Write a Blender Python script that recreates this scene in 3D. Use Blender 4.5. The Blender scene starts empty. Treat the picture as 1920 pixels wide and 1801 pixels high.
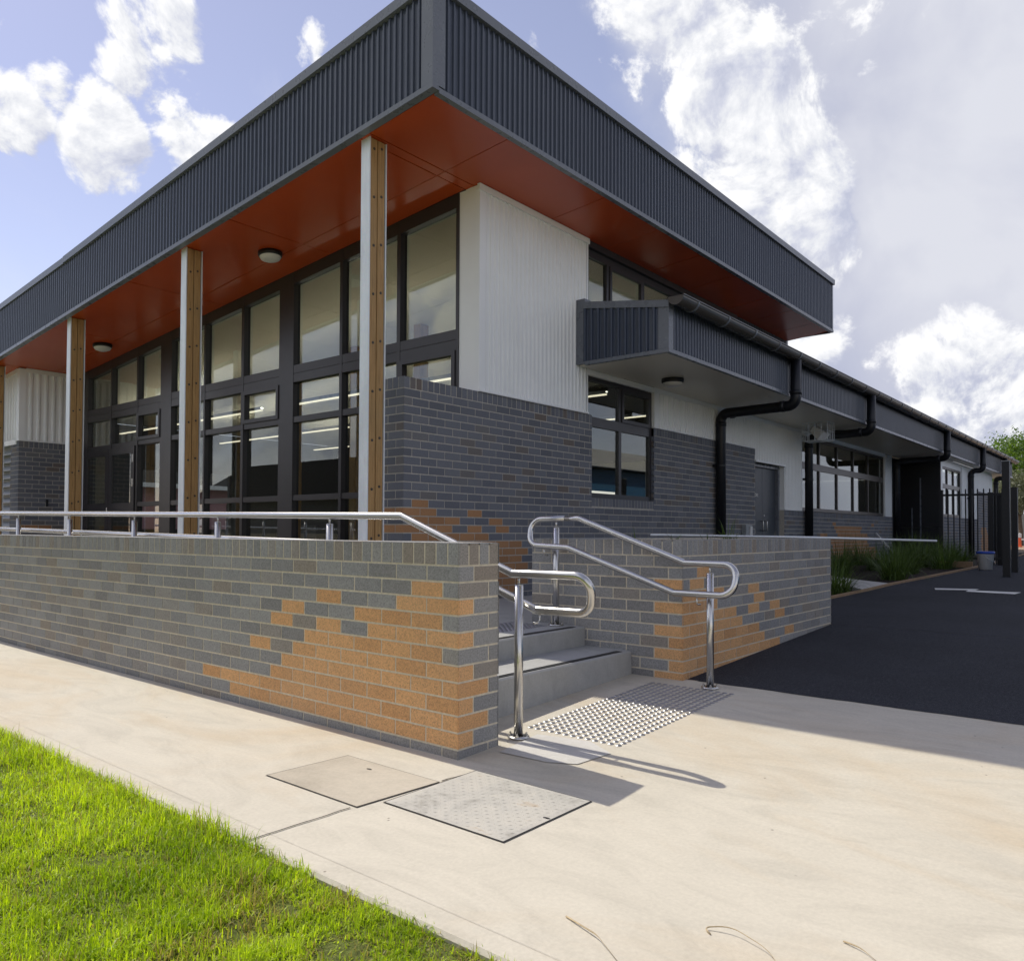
import bpy, math, random
from mathutils import Vector, Matrix
R = math.radians
rnd = random.Random(7)
SC = bpy.context.scene
COL = SC.collection

# ------------------------------------------------------------------ helpers
class MB:
    """collects polygons; build() links them as ONE mesh object"""
    def __init__(self):
        self.v = []; self.f = []; self.m = []; self.a = []; self.sm = []
    def poly(self, pts, m=0, a=(0, 0, 0), sm=False):
        i = len(self.v); self.v.extend([tuple(p) for p in pts])
        self.f.append(tuple(range(i, i + len(pts)))); self.m.append(m); self.a.append(a); self.sm.append(sm)
    def box(self, x0, x1, y0, y1, z0, z1, m=0, a=(0, 0, 0)):
        p = [(x0, y0, z0), (x1, y0, z0), (x1, y1, z0), (x0, y1, z0), (x0, y0, z1), (x1, y0, z1), (x1, y1, z1), (x0, y1, z1)]
        self.hexa(p, m, a)
    def hexa(self, p, m=0, a=(0, 0, 0)):
        for q in ((0, 3, 2, 1), (4, 5, 6, 7), (0, 1, 5, 4), (1, 2, 6, 5), (2, 3, 7, 6), (3, 0, 4, 7)):
            self.poly([p[k] for k in q], m, a)
    def prism(self, pts, d, m=0, a=(0, 0, 0)):
        """closed polygon pts extruded by vector d"""
        d = Vector(d); n = len(pts); P = [Vector(p) for p in pts]
        self.poly(list(reversed(P)), m, a); self.poly([p + d for p in P], m, a)
        for k in range(n):
            self.poly([P[k], P[(k + 1) % n], P[(k + 1) % n] + d, P[k] + d], m, a)
    def tube(self, path, r, n=14, m=0, cap=True):
        P = [Vector(p) for p in path]; rs = r if isinstance(r, (list, tuple)) else [r] * len(P)
        rings = []; up = None
        for k, p in enumerate(P):
            if k == 0: t = P[1] - P[0]
            elif k == len(P) - 1: t = P[-1] - P[-2]
            else: t = (P[k + 1] - p).normalized() + (p - P[k - 1]).normalized()
            t.normalize()
            if up is None:
                up = Vector((0, 0, 1)) if abs(t.z) < .9 else Vector((1, 0, 0))
            s = t.cross(up).normalized(); up = s.cross(t).normalized()
            sc = 1.0
            if 0 < k < len(P) - 1:
                c = (P[k + 1] - p).normalized().dot((p - P[k - 1]).normalized()); sc = 1 / max(.6, math.sqrt((1 + c) / 2))
            rings.append([p + (s * math.cos(2 * math.pi * j / n) + up * math.sin(2 * math.pi * j / n)) * rs[k] for j in range(n)])
        for k in range(len(P) - 1):
            for j in range(n):
                self.poly([rings[k][j], rings[k][(j + 1) % n], rings[k + 1][(j + 1) % n], rings[k + 1][j]], m, (0, 0, 0), True)
        if cap:
            self.poly(rings[0], m); self.poly(list(reversed(rings[-1])), m)
    def lathe(self, prof, c, n=24, m=0, axis='z'):
        c = Vector(c)
        def P(r, h, j):
            t = 2 * math.pi * j / n
            return c + Vector((r * math.cos(t), r * math.sin(t), h))
        for (r0, h0), (r1, h1) in zip(prof, prof[1:]):
            for j in range(n):
                q = [P(r0, h0, j), P(r0, h0, j + 1), P(r1, h1, j + 1), P(r1, h1, j)]
                if r0 < 1e-6: q = q[1:]
                elif r1 < 1e-6: q = q[:3]
                self.poly(q, m, (0, 0, 0), True)
    def build(self, name, mats, parent=None, attr=False):
        off = Vector(ROOT.get(parent, (0, 0, 0)))
        me = bpy.data.meshes.new(name)
        me.from_pydata([(x - off.x, y - off.y, z - off.z) for x, y, z in self.v], [], self.f)
        for mt in (mats if isinstance(mats, (list, tuple)) else [mats]): me.materials.append(mt)
        me.polygons.foreach_set('material_index', self.m)
        me.polygons.foreach_set('use_smooth', self.sm)
        if attr:
            at = me.attributes.new('bc', 'FLOAT_COLOR', 'FACE')
            at.data.foreach_set('color', [c for t in self.a for c in (t[0], t[1], t[2], 1.0)])
        me.update()
        o = bpy.data.objects.new(name, me); COL.objects.link(o)
        if parent is not None:
            o.parent = parent; ROOT[o] = off
        return o
ROOT = {}
def weld(o):
    import bmesh
    b = bmesh.new(); b.from_mesh(o.data); bmesh.ops.remove_doubles(b, verts=b.verts, dist=1e-5)
    bmesh.ops.recalc_face_normals(b, faces=b.faces); b.to_mesh(o.data); b.free(); return o
def tag(o, label, cat, group=None):
    o['label'] = label; o['category'] = cat
    if group: o['group'] = group
    return o
def thing(name, label, cat, loc, group=None):
    o = bpy.data.objects.new(name, None); COL.objects.link(o); o.location = loc
    o.empty_display_size = .1; ROOT[o] = tuple(loc)
    return tag(o, label, cat, group)
def struct(o, kind='structure'):
    o['kind'] = kind; return o

# ------------------------------------------------------------------ materials
def newmat(name):
    m = bpy.data.materials.new(name); m.use_nodes = True
    nt = m.node_tree; b = nt.nodes['Principled BSDF']
    return m, nt, b
def N(nt, t, **k):
    n = nt.nodes.new(t)
    for a, v in k.items():
        if a.startswith('i_'):
            n.inputs[a[2:].replace('_', ' ')].default_value = v
        else: setattr(n, a, v)
    return n
def L(nt, a, b): nt.links.new(a, b)
def pos(nt, scale=(1, 1, 1)):
    g = N(nt, 'ShaderNodeNewGeometry'); mp = N(nt, 'ShaderNodeMapping'); mp.inputs['Scale'].default_value = scale
    L(nt, g.outputs['Position'], mp.inputs['Vector']); return mp.outputs['Vector']
def noise(nt, vec, scale, detail=4, rough=.55, dist=0):
    n = N(nt, 'ShaderNodeTexNoise'); n.inputs['Scale'].default_value = scale; n.inputs['Detail'].default_value = detail
    n.inputs['Roughness'].default_value = rough; n.inputs['Distortion'].default_value = dist
    L(nt, vec, n.inputs['Vector']); return n.outputs['Fac']
def ramp(nt, fac, stops):
    r = N(nt, 'ShaderNodeValToRGB'); e = r.color_ramp.elements
    while len(e) < len(stops): e.new(.5)
    for k, (p, c) in enumerate(stops):
        e[k].position = p; e[k].color = (*c, 1) if len(c) == 3 else c
    L(nt, fac, r.inputs['Fac']); return r.outputs['Color']
def mixc(nt, fac, a, b, mode='MIX'):
    m = N(nt, 'ShaderNodeMix', data_type='RGBA', blend_type=mode)
    for s, v in ((0, fac), (6, a), (7, b)):
        if isinstance(v, (int, float)): m.inputs[s].default_value = v
        elif isinstance(v, tuple): m.inputs[s].default_value = (*v, 1)
        else: L(nt, v, m.inputs[s])
    return m.outputs[2]
def mth(nt, op, a, b=None, c=None, clamp=False):
    m = N(nt, 'ShaderNodeMath', operation=op); m.use_clamp = clamp
    for k, v in enumerate((a, b, c)):
        if v is None: continue
        if isinstance(v, (int, float)): m.inputs[k].default_value = v
        else: L(nt, v, m.inputs[k])
    return m.outputs[0]
def bump(nt, b, h, strength=.3, dist=.01):
    n = N(nt, 'ShaderNodeBump'); n.inputs['Strength'].default_value = strength; n.inputs['Distance'].default_value = dist
    L(nt, h, n.inputs['Height']); L(nt, n.outputs['Normal'], b.inputs['Normal'])
def paint(name, c, rough=.45, var=.12, metal=0, spec=.5, nscale=6, bmp=0):
    m, nt, b = newmat(name); p = pos(nt)
    f = noise(nt, p, nscale, 5)
    c0 = tuple(x * (1 - var) for x in c); c1 = tuple(min(1, x * (1 + var)) for x in c)
    L(nt, ramp(nt, f, [(.3, c0), (.7, c1)]), b.inputs['Base Color'])
    r = ramp(nt, noise(nt, p, nscale * 3, 4), [(.3, (rough * .93,) * 3), (.7, (min(1, rough * 1.07),) * 3)])
    L(nt, r, b.inputs['Roughness']); b.inputs['Metallic'].default_value = metal
    b.inputs['Specular IOR Level'].default_value = spec
    if bmp: bump(nt, b, noise(nt, p, 120, 3), bmp, .002)
    return m

M = {}
M['dark'] = paint('charcoal_steel', (.052, .065, .094), .20, .06, 0, .5, 3)
M['dark_trim'] = paint('charcoal_flashing', (.145, .16, .185), .28, .06, 0, .5, 3)
M['white_clad'] = paint('white_steel', (.85, .87, .86), .42, .03, 0, .4, 2)
M['roof_sheet'] = paint('roof_sheet', (.06, .065, .075), .75, .1)
M['frame'] = paint('dark_aluminium', (.034, .031, .033), .33, .06, 0, .5, 4)
M['soffit_white'] = paint('cream_soffit', (.84, .78, .66), .40, .02, 0, .4, .8)
M['pipe'] = paint('black_pvc', (.009, .010, .013), .42, .1, 0, .45, 8)
M['gutter'] = paint('gutter_steel', (.085, .078, .070), .25, .1, .2, .5, 4)
M['black'] = paint('black_paint', (.008, .009, .011), .45, .1)
M['door'] = paint('door_paint', (.055, .065, .078), .4, .05)
M['ceil'] = paint('hall_ceiling', (.86, .81, .66), .8, .03)
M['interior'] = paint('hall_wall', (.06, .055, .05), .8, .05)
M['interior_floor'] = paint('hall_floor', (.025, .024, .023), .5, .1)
M['plastic_white'] = paint('white_plastic', (.68, .68, .66), .4, .03)
M['plastic_grey'] = paint('grey_plastic', (.28, .30, .31), .45, .05)
M['blue'] = paint('blue_plastic', (.02, .07, .42), .4, .05)
M['orange_p'] = paint('orange_plastic', (.75, .12, .03), .45, .05)
M['diffuser'] = paint('opal_diffuser', (.72, .71, .67), .3, .02)
M['timber_edge'] = paint('treated_pine_edge', (.33, .22, .13), .75, .2, 0, .3, 15, .2)
M['fence_steel'] = paint('grey_fence_sheet', (.36, .37, .36), .5, .05)
M['opp_roof'] = paint('opposite_roof', (.014, .014, .014), .95, .1, 0, .03)
M['opp_wall'] = paint('opposite_wall', (.20, .19, .18), .7, .15)
M['opp_blue'] = paint('blue_boards', (.035, .12, .22), .55, .1)
M['opp_fascia'] = paint('grey_fascia', (.42, .40, .37), .6, .05)
M['straw'] = paint('dry_straw', (.44, .35, .22), .8, .2, 0, .3, 30)

def soffit_mat():
    m, nt, b = newmat('orange_soffit'); p = pos(nt)
    c = ramp(nt, noise(nt, p, 1.3, 3), [(.3, (.47, .066, .012)), (.7, (.52, .074, .014))])
    L(nt, c, b.inputs['Base Color']); b.inputs['Roughness'].default_value = .27
    b.inputs['Specular IOR Level'].default_value = .5
    bump(nt, b, noise(nt, p, 2.2, 2), .05, .02)
    return m
M['soffit'] = soffit_mat(); M['joint'] = paint('soffit_joint', (.06, .012, .004), .7)

def galv():
    m, nt, b = newmat('galvanised_steel'); p = pos(nt)
    v = N(nt, 'ShaderNodeTexVoronoi'); v.inputs['Scale'].default_value = 55; L(nt, p, v.inputs['Vector'])
    s = noise(nt, pos(nt, (1, 1, .25)), 9, 5, .6)
    c = ramp(nt, s, [(.25, (.66, .70, .72)), (.6, (.80, .84, .86)), (.8, (.70, .72, .70))])
    c = mixc(nt, .10, c, v.outputs['Color'], 'SOFT_LIGHT')
    L(nt, c, b.inputs['Base Color']); b.inputs['Metallic'].default_value = .15; b.inputs['Roughness'].default_value = .42
    return m
M['galv'] = galv()

def stainless():
    m, nt, b = newmat('brushed_stainless'); p = pos(nt, (60, 60, 60))
    f = noise(nt, p, 4, 3)
    L(nt, ramp(nt, f, [(.3, (.60, .59, .57)), (.7, (.63, .62, .60))]), b.inputs['Base Color'])
    b.inputs['Roughness'].default_value = .27
    b.inputs['Metallic'].default_value = 1
    return m
M['steel'] = stainless()
M['stud'] = paint('dull_steel_stud', (.36, .36, .37), .38, .1, .85, .5, 40)
M['bolt'] = paint('weathered_bolt', (.07, .06, .05), .5, .2, .5, .5, 40)

def timber():
    m, nt, b = newmat('treated_timber'); p = pos(nt, (38, 38, 1.6))
    f = noise(nt, p, 2.2, 6, .65, .6)
    c = ramp(nt, f, [(.25, (.20, .105, .035)), (.5, (.41, .24, .088)), (.75, (.53, .33, .135))])
    c = mixc(nt, ramp(nt, noise(nt, pos(nt, (1, 1, .4)), 5, 3), [(.45, (0,) * 3), (.75, (.55,) * 3)]), c, (.33, .22, .09))
    L(nt, c, b.inputs['Base Color']); b.inputs['Roughness'].default_value = .62
    bump(nt, b, f, .25, .004); return m
M['timber'] = timber()

def brick_mat():
    m, nt, b = newmat('brick'); p = pos(nt)
    at = N(nt, 'ShaderNodeAttribute', attribute_name='bc'); sp = N(nt, 'ShaderNodeSeparateColor'); L(nt, at.outputs['Color'], sp.inputs['Color'])
    grey = ramp(nt, sp.outputs[1], [(0, (.25, .248, .245)), (.35, (.295, .297, .297)), (.7, (.335, .335, .33)), (.86, (.315, .295, .27)), (1, (.30, .262, .22))])
    org = ramp(nt, sp.outputs[1], [(0, (.60, .335, .155)), (.5, (.72, .42, .20)), (1, (.66, .38, .18))])
    c = mixc(nt, sp.outputs[0], grey, org)
    n1 = noise(nt, p, 110, 4, .75)
    c = mixc(nt, 1.0, c, ramp(nt, n1, [(.34, (.64,) * 3), (.5, (1,) * 3), (.68, (1.26,) * 3)]), 'MULTIPLY')
    v = N(nt, 'ShaderNodeTexVoronoi'); v.inputs['Scale'].default_value = 75; L(nt, p, v.inputs['Vector'])
    spk = ramp(nt, v.outputs['Distance'], [(.10, (1,) * 3), (.22, (0,) * 3)])
    gate = ramp(nt, noise(nt, p, 60, 2), [(.5, (0,) * 3), (.56, (.75,) * 3)])
    c = mixc(nt, mth(nt, 'MULTIPLY', spk, gate), c, (.06, .06, .062))
    c = mixc(nt, ramp(nt, noise(nt, p, 1.1, 4), [(.5, (0,) * 3), (.8, (.22,) * 3)]), c, (.30, .27, .23))
    L(nt, c, b.inputs['Base Color']); b.inputs['Roughness'].default_value = .85; b.inputs['Specular IOR Level'].default_value = .3
    bump(nt, b, mth(nt, 'ADD', n1, mth(nt, 'MULTIPLY', spk, -.6)), .5, .004)
    return m
def brick_shaded_mat():  # copy of the brick with the building's deeper shade put into its colours
    m, nt, b = newmat('brick_shaded'); p = pos(nt)
    at = N(nt, 'ShaderNodeAttribute', attribute_name='bc'); sp = N(nt, 'ShaderNodeSeparateColor'); L(nt, at.outputs['Color'], sp.inputs['Color'])
    grey = ramp(nt, sp.outputs[1], [(0, (.122, .130, .148)), (.4, (.148, .158, .182)), (.8, (.170, .180, .20)), (.93, (.162, .155, .15)), (1, (.155, .13, .112))])
    org = ramp(nt, sp.outputs[1], [(0, (.34, .18, .085)), (1, (.42, .225, .105))])
    c = mixc(nt, sp.outputs[0], grey, org)
    n1 = noise(nt, p, 120, 3, .7)
    c = mixc(nt, 1.0, c, ramp(nt, n1, [(.32, (.75,) * 3), (.5, (1,) * 3), (.7, (1.2,) * 3)]), 'MULTIPLY')
    L(nt, c, b.inputs['Base Color']); b.inputs['Roughness'].default_value = .8; b.inputs['Specular IOR Level'].default_value = .35
    bump(nt, b, n1, .35, .003); return m
def mortar_mat(name, c):
    m, nt, b = newmat(name); p = pos(nt)
    f = noise(nt, p, 40, 4); g = noise(nt, p, 1.5, 3)
    col = ramp(nt, f, [(.3, tuple(x * .8 for x in c)), (.7, tuple(x * 1.12 for x in c))])
    col = mixc(nt, ramp(nt, g, [(.45, (0,) * 3), (.7, (.5,) * 3)]), col, tuple(x * .85 for x in c))
    L(nt, col, b.inputs['Base Color']); b.inputs['Roughness'].default_value = .95
    bump(nt, b, f, .5, .004); return m
M['brick'] = brick_mat(); M['brick_b'] = brick_shaded_mat()
M['mortar'] = mortar_mat('mortar', (.70, .63, .50)); M['mortar_b'] = mortar_mat('mortar_building', (.48, .45, .39))

def concrete(name, c, stain=(.50, .36, .21), amt=.35, swirl=True):
    m, nt, b = newmat(name); p = pos(nt)
    big = noise(nt, pos(nt, (.9, .45, 1)), .9, 6, .6, 1.2)
    sw = noise(nt, pos(nt, (1.4, .5, 1)), 2.4, 7, .62, 2.6)
    fine = noise(nt, p, 60, 4, .7)
    col = ramp(nt, sw, [(.28, tuple(x * .88 for x in c)), (.5, c), (.72, tuple(min(1, x * 1.07) for x in c))])
    col = mixc(nt, ramp(nt, big, [(.48, (0,) * 3), (.72, (amt,) * 3)]), col, stain)
    col = mixc(nt, 1.0, col, ramp(nt, fine, [(.3, (.93,) * 3), (.7, (1.06,) * 3)]), 'MULTIPLY')
    v = N(nt, 'ShaderNodeTexVoronoi'); v.inputs['Scale'].default_value = 7.5; v.inputs['Randomness'].default_value = 1; L(nt, p, v.inputs['Vector'])
    spk = ramp(nt, v.outputs['Distance'], [(.022, (.8,) * 3), (.060, (0,) * 3)])
    gate = ramp(nt, noise(nt, p, 2.2, 2), [(.52, (0,) * 3), (.56, (1,) * 3)])
    col = mixc(nt, mth(nt, 'MULTIPLY', spk, gate), col, (.13, .10, .08))
    L(nt, col, b.inputs['Base Color']); b.inputs['Roughness'].default_value = .82; b.inputs['Specular IOR Level'].default_value = .3
    h = mth(nt, 'ADD', mth(nt, 'MULTIPLY', sw, 1.2), mth(nt, 'MULTIPLY', fine, .25))
    bump(nt, b, h, .30, .012); return m
M['concrete'] = concrete('pale_concrete', (.555, .510, .418), (.50, .375, .225), .6)
M['concrete_step'] = concrete('step_concrete', (.40, .40, .385), (.30, .28, .24), .25)
M['concrete_patch'] = concrete('new_concrete_patch', (.56, .54, .50), (.45, .43, .40), .3)
M['cover_fill'] = concrete('cover_infill', (.49, .435, .345), (.17, .14, .10), .95)

def asphalt():
    m, nt, b = newmat('asphalt'); p = pos(nt)
    f = mth(nt, 'ADD', mth(nt, 'MULTIPLY', noise(nt, p, 190, 3, .8), .6), mth(nt, 'MULTIPLY', noise(nt, p, 55, 4, .8), .4)); g = noise(nt, p, .6, 5, .6)
    col = ramp(nt, f, [(.34, (.007, .008, .011)), (.52, (.024, .026, .034)), (.66, (.10, .105, .12))])
    col = mixc(nt, 1.0, col, ramp(nt, g, [(.3, (.8,) * 3), (.7, (1.3,) * 3)]), 'MULTIPLY')
    L(nt, col, b.inputs['Base Color']); b.inputs['Roughness'].default_value = .9; b.inputs['Specular IOR Level'].default_value = .3
    bump(nt, b, f, .8, .01); return m
M['asphalt'] = asphalt()
def soil(name, c):
    m, nt, b = newmat(name); p = pos(nt)
    f = noise(nt, p, 26, 6, .75)
    L(nt, ramp(nt, f, [(.3, tuple(x * .4 for x in c)), (.55, c), (.75, tuple(x * 1.7 for x in c))]), b.inputs['Base Color'])
    b.inputs['Roughness'].default_value = .95; bump(nt, b, f, 1, .05); return m
M['soil'] = soil('bark_mulch', (.035, .022, .015)); M['sand'] = soil('sandy_dirt', (.42, .29, .19))
M['turf'] = soil('lawn_thatch', (.19, .23, .035)); M['far_ground'] = soil('distant_ground', (.12, .12, .06))
def leafmat(name, c0, c1, trans=.35):
    m, nt, b = newmat(name)
    oi = N(nt, 'ShaderNodeAttribute', attribute_name='bc'); sp = N(nt, 'ShaderNodeSeparateColor'); L(nt, oi.outputs['Color'], sp.inputs['Color'])
    c = ramp(nt, sp.outputs[1], [(0, c0), (.80, c1), (.9, tuple(x * 1.15 for x in c1)), (1, (.40, .32, .12) if trans > .4 else c1)])
    L(nt, c, b.inputs['Base Color']); b.inputs['Roughness'].default_value = .5
    t = N(nt, 'ShaderNodeBsdfTranslucent'); L(nt, mixc(nt, 1.0, c, (1.0, 1.1, .5), 'MULTIPLY'), t.inputs['Color'])
    mx = N(nt, 'ShaderNodeMixShader'); mx.inputs[0].default_value = trans
    out = nt.nodes['Material Output']
    L(nt, b.outputs[0], mx.inputs[1]); L(nt, t.outputs[0], mx.inputs[2]); L(nt, mx.outputs[0], out.inputs['Surface'])
    return m
M['blade'] = leafmat('lawn_blade', (.27, .39, .006), (.62, .73, .03), .55)
M['tuft'] = leafmat('strappy_leaf', (.045, .08, .02), (.14, .21, .05), .35)
M['leaf_bright'] = leafmat('bright_leaf', (.06, .13, .014), (.17, .27, .03), .35)
M['leaf_olive'] = leafmat('olive_leaf', (.09, .105, .06), (.20, .21, .13), .25)
M['bark'] = paint('bark', (.13, .10, .075), .9, .3, 0, .2, 12)

def glass():
    m, nt, b = newmat('window_glass'); out = nt.nodes['Material Output']; nt.nodes.remove(b)
    gm = N(nt, 'ShaderNodeNewGeometry'); dt = N(nt, 'ShaderNodeVectorMath', operation='DOT_PRODUCT'); L(nt, gm.outputs['Normal'], dt.inputs[0]); L(nt, gm.outputs['Incoming'], dt.inputs[1])
    fr = mth(nt, 'ADD', .10, mth(nt, 'MULTIPLY', mth(nt, 'POWER', mth(nt, 'SUBTRACT', 1.0, mth(nt, 'ABSOLUTE', dt.outputs['Value'])), 5), .95), clamp=True)
    tr = N(nt, 'ShaderNodeBsdfTransparent'); tr.inputs['Color'].default_value = (.84, .87, .85, 1)
    gl = N(nt, 'ShaderNodeBsdfGlossy'); gl.inputs['Roughness'].default_value = .0; gl.inputs['Color'].default_value = (.92, .95, .95, 1)
    # slight float-glass waviness
    nb = N(nt, 'ShaderNodeBump'); nb.inputs['Strength'].default_value = .02; nb.inputs['Distance'].default_value = .05
    L(nt, noise(nt, pos(nt), .9, 1), nb.inputs['Height']); L(nt, nb.outputs['Normal'], gl.inputs['Normal'])
    mx = N(nt, 'ShaderNodeMixShader'); L(nt, fr, mx.inputs[0])
    L(nt, tr.outputs[0], mx.inputs[1]); L(nt, gl.outputs[0], mx.inputs[2]); L(nt, mx.outputs[0], out.inputs['Surface'])
    return m
M['glass'] = glass()
def emis(name, c, s):
    m, nt, b = newmat(name); b.inputs['Emission Color'].default_value = (*c, 1); b.inputs['Emission Strength'].default_value = s
    b.inputs['Base Color'].default_value = (.7, .7, .68, 1); return m
M['strip'] = emis('lit_led_strip', (1, .88, .66), .9); M['added_fill'] = emis('added_fill_glow', (1, .93, .78), 8.0)  # second emitter is an added glow for the hall ceiling
def checker_mat():
    m, nt, b = newmat('checker_plate'); p = pos(nt)
    f = noise(nt, p, 5, 6, .65, .5)
    c = ramp(nt, f, [(.3, (.30, .28, .24)), (.45, (.44, .42, .37)), (.62, (.50, .47, .405)), (.75, (.40, .30, .19))])
    L(nt, c, b.inputs['Base Color']); b.inputs['Roughness'].default_value = .65; b.inputs['Metallic'].default_value = 0
    bump(nt, b, noise(nt, p, 80, 3), .2, .003); return m
M['checker'] = checker_mat()

# ------------------------------------------------------------------ ground heights
def G(X):
    if X < 2.99: return 0.0
    if X < 8.7: return .037 * (X - 2.99)
    if X < 18: return .211 + .031 * (X - 8.7)
    return .5
GX = [-60, -20, 0, 1.70, 2.99, 3.6, 5.39, 7, 8.7, 11, 14, 18, 24, 36, 60, 220]
def sheet(name, mat, x0, x1, y0, y1, dz):
    b = MB(); xs = [x0] + [x for x in GX if x0 < x < x1] + [x1]
    ys = [y0 + (y1 - y0) * k / 6 for k in range(7)]
    for a, c in zip(xs, xs[1:]):
        for e, g in zip(ys, ys[1:]):
            b.poly([(a, e, G(a) + dz), (c, e, G(c) + dz), (c, g, G(c) + dz), (a, g, G(a) + dz)])
    o = weld(b.build(name, mat)); return struct(o)
b = MB()
for a, c in zip(GX, GX[1:]):
    b.poly([(a, -200, G(a) - .06), (c, -200, G(c) - .06), (c, 200, G(c) - .06), (a, 200, G(a) - .06)])
struct(b.build('ground', M['far_ground']))
sheet('lawn_ground', M['turf'], -14, 1.690, -8, 26, -.022)
# pale concrete forecourt with a rounded slab edge towards the lawn
b = MB()
E0 = 1.70
for a, c in zip([E0, 2.0, 2.99, 3.6], [2.0, 2.99, 3.6, 5.395]):
    ys = [-8, -2, 0, 2.79, 3.16] if a >= 2.99 else [-8, -2, 0, 2.79, 6, 12, 26]
    for e, g in zip(ys, ys[1:]):
        b.poly([(a, e, G(a)), (c, e, G(c)), (c, g, G(c)), (a, g, G(a))])
b.poly([(E0, 26, 0), (E0 - .012, 26, -.012), (E0 - .012, -8, -.012), (E0, -8, 0)])
b.poly([(E0 - .012, 26, -.012), (E0 - .012, 26, -.1), (E0 - .012, -8, -.1), (E0 - .012, -8, -.012)])
b.poly([(5.395, -8, G(5.395)), (5.395, -8, -.1), (5.395, 3.16, -.1), (5.395, 3.16, G(5.395))])
struct(weld(b.build('forecourt', M['concrete'])))
# saw-cut joint, trowelled edge line and old patch
b = MB()
def strip(b, pts, w, z=.004):
    for p, q in zip(pts, pts[1:]):
        p = Vector((*p, 0)); q = Vector((*q, 0)); s = (q - p).normalized().cross(Vector((0, 0, 1))) * w / 2
        b.poly([(p + s).to_tuple()[:2] + (G(p.x) + z,), (p - s).to_tuple()[:2] + (G(p.x) + z,), (q - s).to_tuple()[:2] + (G(q.x) + z,), (q + s).to_tuple()[:2] + (G(q.x) + z,)])
r2 = random.Random(3)
pts = [(1.70 + (2.178 - 1.70) * k / 8, 2.665 - .012 * k / 8 + r2.uniform(-.003, .003)) for k in range(9)]
strip(b, pts, .007)
pts = [(2.69 + .21 * k / 5, 2.612 - .03 * k / 5 + r2.uniform(-.004, .004)) for k in range(6)]
strip(b, pts, .009)
pts = [(1.80, 26), (1.795, 9), (1.797, 4), (1.79, 2.9), (1.793, 2.0), (1.788, 1.2), (1.79, -3)]
struct(b.build('concrete_joint', M['black']))
b = MB(); strip(b, pts, .0016, .003); struct(b.build('trowel_line', M['mortar_b']))
b = MB()
px = [(3.22, 2.70), (3.60, 2.74), (3.66, 2.42), (3.55, 2.22), (3.30, 2.26), (3.235, 2.40)]
b.poly([(x, y, G(x) + .004) for x, y in reversed(px)])
struct(b.build('concrete_patch', M['concrete_patch']))
# asphalt path and its kerb line on the garden side
b = MB()
edge = [(5.40, 2.715), (8.70, 2.715), (8.71, 3.58), (11.09, 3.46), (12.39, 3.352), (13.61, 3.287), (17.5, 2.89), (20, 2.93), (24.5, 3.15), (30.5, 3.51), (44, 4.6)]
for (a, ya), (c, yc) in zip(edge, edge[1:]):
    if c - a < .05: continue
    k = max(1, int((c - a) / 1.5))
    for j in range(k):
        xa = a + (c - a) * j / k; xc = a + (c - a) * (j + 1) / k
        y0 = ya + (yc - ya) * j / k; y1 = ya + (yc - ya) * (j + 1) / k
        b.poly([(xa, -8, G(xa) + .002), (xc, -8, G(xc) + .002), (xc, y1, G(xc) + .002), (xa, y0, G(xa) + .002)])
r2 = random.Random(8); y = -6.0; w0 = .004
while y < 2.6:
    y2 = y + r2.uniform(.012, .05); w1 = max(.0, min(.022, w0 + r2.uniform(-.007, .007)))
    b.poly([(5.402, y, G(5.4) + .0025), (5.402, y2, G(5.4) + .0025), (5.40 - w1, y2, G(5.4) + .0022), (5.40 - w0, y, G(5.4) + .0022)]); y = y2; w0 = w1
struct(b.build('asphalt_path', M['asphalt']))
sheet('garden_bed', M['soil'], 8.71, 46, 2.6, 5.9, -.03)
sheet('dirt_ground', M['sand'], 42, 58, -10, 20, -.02)
# painted zigzag flash on the asphalt
b = MB()
zz = [(13.293, 2.638), (13.503, 2.133), (13.22, 2.142), (13.213, 1.576), (12.934, 1.617), (13.012, 2.188), (12.90, 2.24), (13.078, 2.526)]
A = [(13.30, 2.66), (13.44, 2.10), (13.26, 2.12), (13.06, 2.60)]; B2 = [(13.20, 2.20), (13.23, 1.56), (12.93, 1.60), (12.99, 2.20)]
for q in (A, B2): b.poly([(x, y, G(x) + .006) for x, y in q])
tag(b.build('pavement_marking', M['plastic_white']), 'white painted zigzag flash on the dark asphalt path', 'marking')
# slab across the garden bed
b = MB(); q = [(14.651, 4.57), (14.108, 3.976), (13.612, 3.29), (12.39, 3.352), (12.693, 3.632), (13.6, 4.57)]
b.prism([(x, y, G(x) - .05) for x, y in q], (0, 0, .065))
struct(weld(b.build('garden_path', M['concrete_patch'])))
# timber edging board
b = MB(); r2 = random.Random(5)
pe = edge[2:]
for (a, ya), (c, yc) in zip(pe, pe[1:]):
    b.hexa([(a, ya, G(a) - .08), (c, yc, G(c) - .08), (c, yc + .045, G(c) - .08), (a, ya + .045, G(a) - .08),
            (a, ya, G(a) + .035), (c, yc, G(c) + .035), (c, yc + .045, G(c) + .035), (a, ya + .045, G(a) + .035)])
tag(b.build('timber_edging', M['timber_edge']), 'thin pine board edging between garden bed and asphalt path', 'edging')
b = MB(); b.box(18.15, 18.20, 2.95, 3.55, .5, .62)
tag(b.build('timber_plank', M['timber_edge']), 'short pale timber sleeper set in the garden left of the white bucket', 'plank')

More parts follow.
